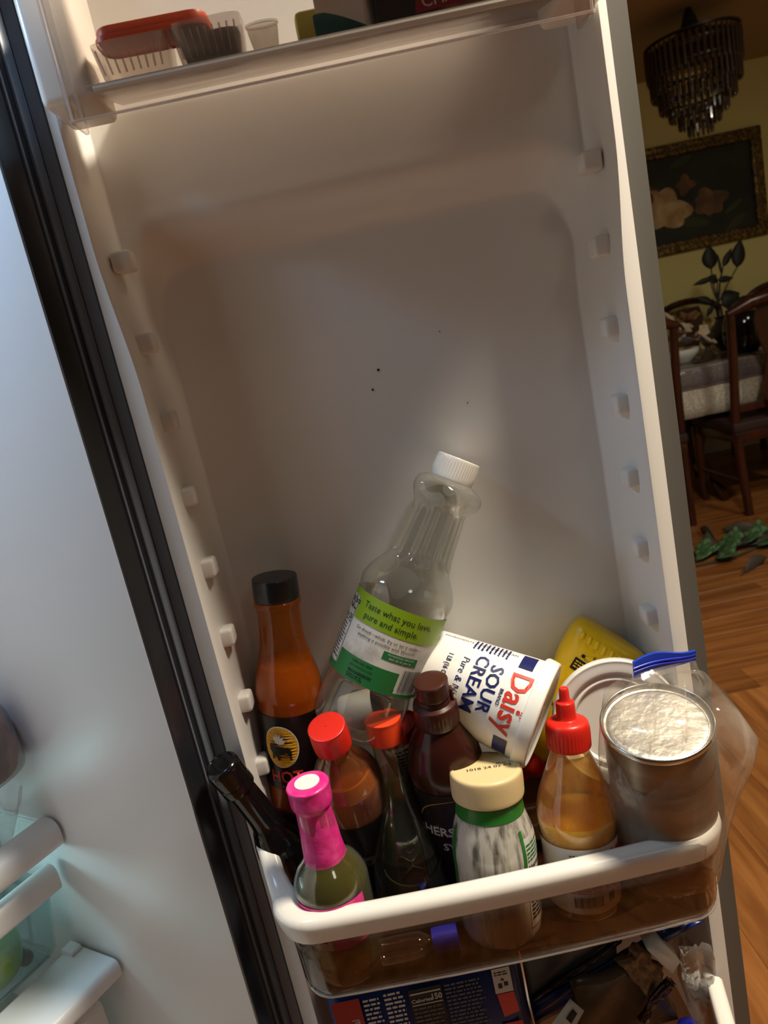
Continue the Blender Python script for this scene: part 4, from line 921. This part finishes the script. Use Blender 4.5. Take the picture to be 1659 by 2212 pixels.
# ------------------------------------------------------------------ dining room
CHX, CHY = 1.93, 3.25
ch = thing('chandelier', 'dark unlit tiered crystal chandelier hanging above the dining table', 'chandelier', (CHX, CHY, 1.88))
lat('hub', crom([(0, .33, 1), (.14, .33), (.205, .36), (.20, .40), (.10, .44), (.045, .48), (.03, .52), (.012, .56, 1)], 4), 'dark_metal', ch, 36)
obj('stem', rod_me([(0, 0, .54), (0, 0, .5595)], .010, 8), 'dark_metal', ch)
tiers = [(.215, .27, .42, 46), (.205, .19, .30, 44), (.175, .125, .22, 38), (.135, .075, .16, 30), (.095, .03, .105, 22), (.055, -.01, .055, 14)]
for r, z0, z1, n in tiers:
    obj('ring', lathe_me([(r-.008, z1-.004), (r+.006, z1-.004), (r+.006, z1+.006), (r-.008, z1+.006), (r-.008, z1-.004)], 40), 'dark_metal', ch)
    cm = lathe_me([(0, z0-z1), (.007, z0-z1+.012), (.008, -.012), (0, 0)], 6); cm.materials.append(MATS['crystal'])
    for k in range(n):
        a = 2*PI*k/n; c = bpy.data.objects.new('crystal', cm); COL.objects.link(c); c.parent = ch; c.location = (r*math.cos(a), r*math.sin(a), z1-.004); c.rotation_euler = (0, 0, a)

y_ = 4.385
pa, pb_ = at(1405, 560, y_), at(1640, 270, y_)
x1p, z0p, z1p = pb_.x, pa.z, pb_.z; x0p = x1p-1.12
pt_ = thing('painting', 'dark painting of pale magnolia flowers in a carved gilt frame', 'painting', ((x0p+x1p)/2, y_+.012, z0p), group=None)
cxp = (x0p+x1p)/2; hw_, hh = (x1p-x0p)/2, z1p-z0p
cv = obj('canvas', box_me(-hw_+.05, hw_-.05, -.006, .0, .05, hh-.05), 'canvas', pt_, 0)
def bar(x0, x1, z0, z1):
    return obj('frame_bar', box_me(x0, x1, -.035, .002, z0, z1, .012, 3), 'frame_gold', pt_)
fbs = [bar(-hw_, hw_, 0, .075), bar(-hw_, hw_, hh-.075, hh), bar(-hw_, -hw_+.075, .07, hh-.07), bar(hw_-.075, hw_, .07, hh-.07)]
knob = lathe_me(crom([(.013, 0), (.012, .006), (0, .010)], 3), 10); knob.materials.append(MATS['frame_gold'])
for i, fb_ in enumerate(fbs):
    n = 34 if i < 2 else 18
    for k in range(n):
        q = (k+.5)/n; c = bpy.data.objects.new('ornament', knob); COL.objects.link(c); c.parent = fb_
        c.location = ((-hw_+.03+(2*hw_-.06)*q), -.034, (.048 if i == 0 else hh-.048)) if i < 2 else ((-hw_+.048 if i == 2 else hw_-.048), -.034, .05+(hh-.1)*q)
        c.rotation_euler = (PI/2, 0, 0)
CP = Plane((0, -.006, 0), (1, 0, 0), (0, 0, 1), (0, -1, 0))
def flower(px, py, s, m, seed, n=6):
    c = at(px, py, y_); u0, v0 = c.x-cxp, c.z-z0p; rnd = random.Random(seed); P_ = []
    for k in range(n):
        a = 2*PI*k/n+rnd.uniform(-.3, .3); l = s*rnd.uniform(.8, 1.15); wd = s*.42
        for q in (1,):
            pts = []
            for j in range(14):
                th = 2*PI*j/14; pu, pv3 = l*.5+l*.52*math.cos(th), wd*math.sin(th)*(1-.25*math.cos(th)); pts.append((u0+pu*math.cos(a)-pv3*math.sin(a), v0+(pu*math.sin(a)+pv3*math.cos(a))*.85))
        shape('painted_petal', CP, [pts], m, cv, .0004+.0004*k, 0)
flower(1432, 455, .185, 'petal', 1); flower(1535, 435, .115, 'petal_dark', 2, 7); flower(1480, 398, .075, 'petal_dark', 3, 4); flower(1400, 420, .07, 'petal_dark', 6, 5)
for px, py, rx_, rz_, rt in ((1500, 480, .10, .03, -.2), (1585, 445, .07, .018, .5), (1470, 350, .08, .02, .3), (1590, 480, .08, .025, .6)):
    c = at(px, py, y_); shape('painted_leaf', CP, [[(c.x-cxp+rx_*math.cos(q_)*math.cos(rt)-rz_*math.sin(q_)*math.sin(rt), c.z-z0p+rx_*math.cos(q_)*math.sin(rt)+rz_*math.sin(q_)*math.cos(rt)) for q_ in [2*PI*k/16 for k in range(16)]]], 'leaf_paint', cv, .0003, 0)

TY0, TY1, TX0, TX1, TZ = 3.10, 3.98, 1.56, 3.3, .76
t = thing('dining_table', 'dark wooden dining table under a hanging pale cloth', 'table', ((TX0+TX1)/2, (TY0+TY1)/2, 0))
keep(obj('tabletop', box_me(TX0, TX1, TY0, TY1, TZ-.035, TZ-.002, .006), 'cherry'), t)
keep(obj('apron', box_me(TX0+.08, TX1-.08, TY0+.08, TY0+.10, TZ-.13, TZ-.034, .003), 'cherry'), t)
for x_ in (TX0+.28, TX1-.3):
    pd = lathe_me(crom([(.10, .10), (.05, .2), (.07, .35), (.045, .5), (.07, TZ-.034)], 4), 24)
    for vv in pd.vertices: vv.co = vv.co+Vector((x_, (TY0+TY1)/2, 0))
    keep(obj('pedestal', pd, 'cherry'), t)
    for s in (-1, 1): keep(obj('foot', rod_me([(x_, (TY0+TY1)/2, .16), (x_, (TY0+TY1)/2+s*.2, .10), (x_, (TY0+TY1)/2+s*.34, .03)], [.045, .035, .03], 10), 'cherry'), t)
t = thing('tablecloth', 'pale lace edged cloth with plastic cover over the dining table', 'tablecloth', ((TX0+TX1)/2, (TY0+TY1)/2, TZ))
keep(obj('cloth', box_me(TX0-.006, TX1+.006, TY0-.006, TY1+.006, TZ-.001, TZ+.003, .001), 'cloth'), t)
dr = []
for i in range(49):
    q = i/48; x_ = TX0-.008+(TX1-TX0+.016)*q; dr.append([Vector((x_, TY0-.008-.012*abs(math.sin(q*30))*k/4, TZ+.002-.25*k/4)) for k in range(5)])
shell(keep(obj('front_drop', loft_me(dr, False), 'cloth_lace', None, 60), t), .003)
keep(obj('border', box_me(TX0-.012, TX1, TY0-.026, TY0-.0225, TZ-.10, TZ-.004, .001), 'runner'), t)
keep(obj('left_drop', box_me(TX0-.013, TX0-.007, TY0, TY1, TZ-.25, TZ+.002, .001), 'cloth_lace'), t)
pc_ = []
for i in range(41):
    q = i/40; x_ = TX0+1.6*q; pc_.append([Vector((x_, TY0-.03, TZ-.09)), Vector((x_, TY0-.028, TZ+.0+.003*math.sin(q*55))), Vector((x_, TY0-.012, TZ+.009+.003*math.sin(q*40))), Vector((x_, TY0+.40, TZ+.006))])
shell(keep(obj('plastic_cover', loft_me(pc_, False), 'film_thin', None, 60), t), .001)

def chair(label, x_, y_, rz, arch=False):
    t = thing('dining_chair', label, 'chair', (x_, y_, 0)); t.rotation_euler = (0, 0, rz)
    m = 'cherry'
    for s in (-1, 1):
        obj('back_post', rod_me([(s*.20, 0, 0), (s*.205, .02, .25), (s*.21, .03, .45), (s*.205, .0, .75), (s*.21, -.03, .98 if arch else 1.02)], [.022, .022, .024, .022, .020], 10), m, t)
        obj('leg', rod_me([(s*.22, .42, 0), (s*.225, .43, .08), (s*.22, .44, .42)], [.018, .020, .030], 10), m, t)
        obj('stretcher', rod_me([(s*.205, .015, .18), (s*.222, .43, .18)], .010, 8), m, t)
    obj('seat', box_me(-.235, .235, .0, .47, .42, .475, .015, 3), 'seat_dark', t)
    obj('seat_rail', box_me(-.225, .225, .005, .465, .37, .425, .006), m, t)
    if arch:
        obj('top_rail', rod_me([(.21*math.cos(PI*k/14), -.03, .96+.10*math.sin(PI*k/14)) for k in range(15)], .022, 8), m, t)
    else:
        obj('top_rail', rod_me([(-.225, -.03, 1.0), (-.12, -.035, 1.035), (0, -.035, 1.05), (.12, -.035, 1.035), (.225, -.03, 1.0)], [.020, .032, .036, .032, .020], 10), m, t)
    sp_ = []
    for z, hw2 in ((.47, .055), (.55, .06), (.62, .085), (.70, .06), (.78, .045), (.86, .075), (.95, .09), (1.02, .07)):
        sp_.append([Vector((-hw2, -.01-.02*(z-.47), z)), Vector((hw2, -.01-.02*(z-.47), z)), Vector((hw2, .006-.02*(z-.47), z)), Vector((-hw2, .006-.02*(z-.47), z))])
    obj('splat', loft_me(sp_, True, True, True), m, t, 50)
    obj('lower_rail', box_me(-.20, .20, .012, .03, .52, .56, .004), m, t)
    return t
chair('cherry dining chair nearest the kitchen with its back turned', 2.00, 2.90, 0)
chair('cherry dining chair half hidden behind the refrigerator door', 1.32, 2.93, 0)
chair('arched back dining chair on the far side of the table', 2.20, 4.20, PI, True)
chair('arched back chair behind the pale flowers', 2.80, 4.20, PI, True)

# vase with dark dried leaves
VX, VY = 2.16, 3.62
t = thing('dried_plant', 'dark dried leaves standing in a low vase on the dining table', 'plant', (VX, VY, TZ+.006))
lat('vase', crom([(0, 0, 1), (.06, 0, 1), (.10, .05), (.11, .11), (.07, .17), (.08, .19, 1), (.07, .185, 1), (0, .17, 1)], 4), 'dark_metal', t, 28)
def leaf_me(L_, W_, th=.004, curl=.1):
    v = []; f = []
    for i in range(9):
        q = i/8; wd = W_*math.sin(PI*min(q*1.0, 1)**.8)*.5+.001
        for s in (-1, 0, 1): v.append((s*wd, curl*L_*q*q+(.15*wd if s else 0), L_*q))
    for i in range(8):
        for s in range(2): a = i*3+s; f.append((a, a+1, a+4, a+3))
    return pyd(v, f)
def dleaf(px, py, px2, py2, W_, m='leaf_dark'):
    a, b = at(px, py, VY), at(px2, py2, VY); me = leaf_me((b-a).length, W_); o = obj('leaf', me, m, None, 60); shell(o, .003, 0)
    mm = frame(b-a, (0, 1, 0)).to_4x4(); mm.translation = a; o.matrix_world = mm; keep(o, t)
    keep(obj('stalk', rod_me([at(1552, 655, VY), a.lerp(at(1552, 655, VY), .4)+Vector((0, .01, 0)), a], .004, 6), 'leaf_dark'), t)
dleaf(1536, 582, 1533, 528, .09); dleaf(1592, 578, 1602, 515, .08); dleaf(1562, 576, 1582, 536, .04); dleaf(1558, 592, 1552, 548, .014)
dleaf(1540, 600, 1498, 616, .03); dleaf(1550, 605, 1586, 600, .035); dleaf(1538, 655, 1506, 642, .045); dleaf(1540, 660, 1528, 684, .03); dleaf(1536, 612, 1546, 592, .06); dleaf(1560, 660, 1600, 632, .12); dleaf(1575, 665, 1645, 638, .07)
t = thing('flower_arrangement', 'pale faded flower arrangement on the table beside the door', 'flowers', (at(1468, 745, 3.45).x, 3.45, TZ+.006))
lat('bowl', crom([(0, 0, 1), (.05, 0, 1), (.09, .04), (.10, .07, 1), (.09, .065, 1), (0, .05, 1)], 4), 'white', t, 24)
rf = random.Random(8)
for k in range(22):
    p = Vector((rf.uniform(-.10, .13), rf.uniform(-.08, .08), .08+rf.uniform(0, .17))); m = rf.choice(['flower_pale', 'flower_pale', 'leaf_dark', 'leaf_grey', 'petal_dark'])
    if m.startswith('leaf'):
        o = obj('leaf', leaf_me(rf.uniform(.07, .12), .045), m, t, 60); o.location = p; o.rotation_euler = (rf.uniform(-1.5, 1.5), rf.uniform(-1.5, 1.5), rf.uniform(0, 6)); shell(o, .002, 0)
    else:
        o = lat('blossom', crom([(0, 0), (.018, .004), (.034, .018), (.028, .026), (.012, .020), (0, .022)], 3), m, t, 20, mod=lambda a, z: 1+.18*math.cos(5*a)); o.location = p; o.rotation_euler = (rf.uniform(.2, 1.6), rf.uniform(-.6, .6), rf.uniform(0, 6))
t = thing('glass_goblet', 'small clear goblet standing between the flowers and the vase', 'glass', (at(1528, 748, 3.40).x, 3.40, TZ+.008))
lat('goblet', crom([(0, 0, 1), (.045, .0, 1), (.03, .02), (.012, .05), (.03, .08), (.038, .12, 1), (.036, .12, 1), (.027, .08), (0, .06, 1)], 4), 'crystal', t, 24)
t = thing('dark_bowl', 'dark rounded bowl on the table seen through the chair back', 'bowl', (at(1610, 745, 3.30).x, 3.30, TZ+.008))
lat('bowl', crom([(0, 0, 1), (.06, 0, 1), (.10, .05), (.105, .13), (.085, .20), (.03, .22), (0, .225, 1)], 4), 'black_gloss', t, 28)

# leaf sprig dropped on the floor
t = thing('leaf_sprig', 'withered green leaf sprig dropped on the wooden floor', 'leaves', atZ(1580, 1195, .0))
rl = random.Random(12)
for k in range(26):
    q = k/25; base_ = atZ(1505+q*160, 1218-46*q+rl.uniform(-14, 12), .006); an = rl.uniform(-1.0, 1.4)
    o = obj('leaf', leaf_me(rl.uniform(.10, .17), rl.uniform(.05, .08)), 'leaf_green' if rl.random() < .75 else 'leaf_grey', None, 60); shell(o, .002, 0)
    d = Vector((math.cos(an), math.sin(an)*.8, rl.uniform(.02, .32))); mm = frame(d, (0, 0, 1)).to_4x4(); mm.translation = base_+Vector((0, 0, .012)); o.matrix_world = mm; keep(o, t)
keep(obj('stalk', rod_me([atZ(1505, 1222, .006), atZ(1580, 1205, .01), atZ(1665, 1170, .006)], .006, 6), 'leaf_grey'), t)
for k, (px, py) in enumerate(((1610, 1240), (1545, 1168), (1640, 1150))):
    t = thing('fallen_leaf', ('grey withered leaf lying nearest the refrigerator on the floor', 'grey withered leaf on the floor behind the green sprig', 'dull leaf on the floor by the chair leg')[k], 'leaf', atZ(px, py, 0), group='grey leaves on the floor')
    o = obj('blade', leaf_me(.16, .08, curl=.04), 'leaf_grey', t, 60); shell(o, .002, 0); o.rotation_euler = (0, PI/2-.06, .5+k); o.location = (0, 0, .012)
    obj('stalk', rod_me([(0, 0, .010), (-.03*math.cos(.5+k), -.03*math.sin(.5+k), .004)], .002, 6), 'leaf_grey', t)
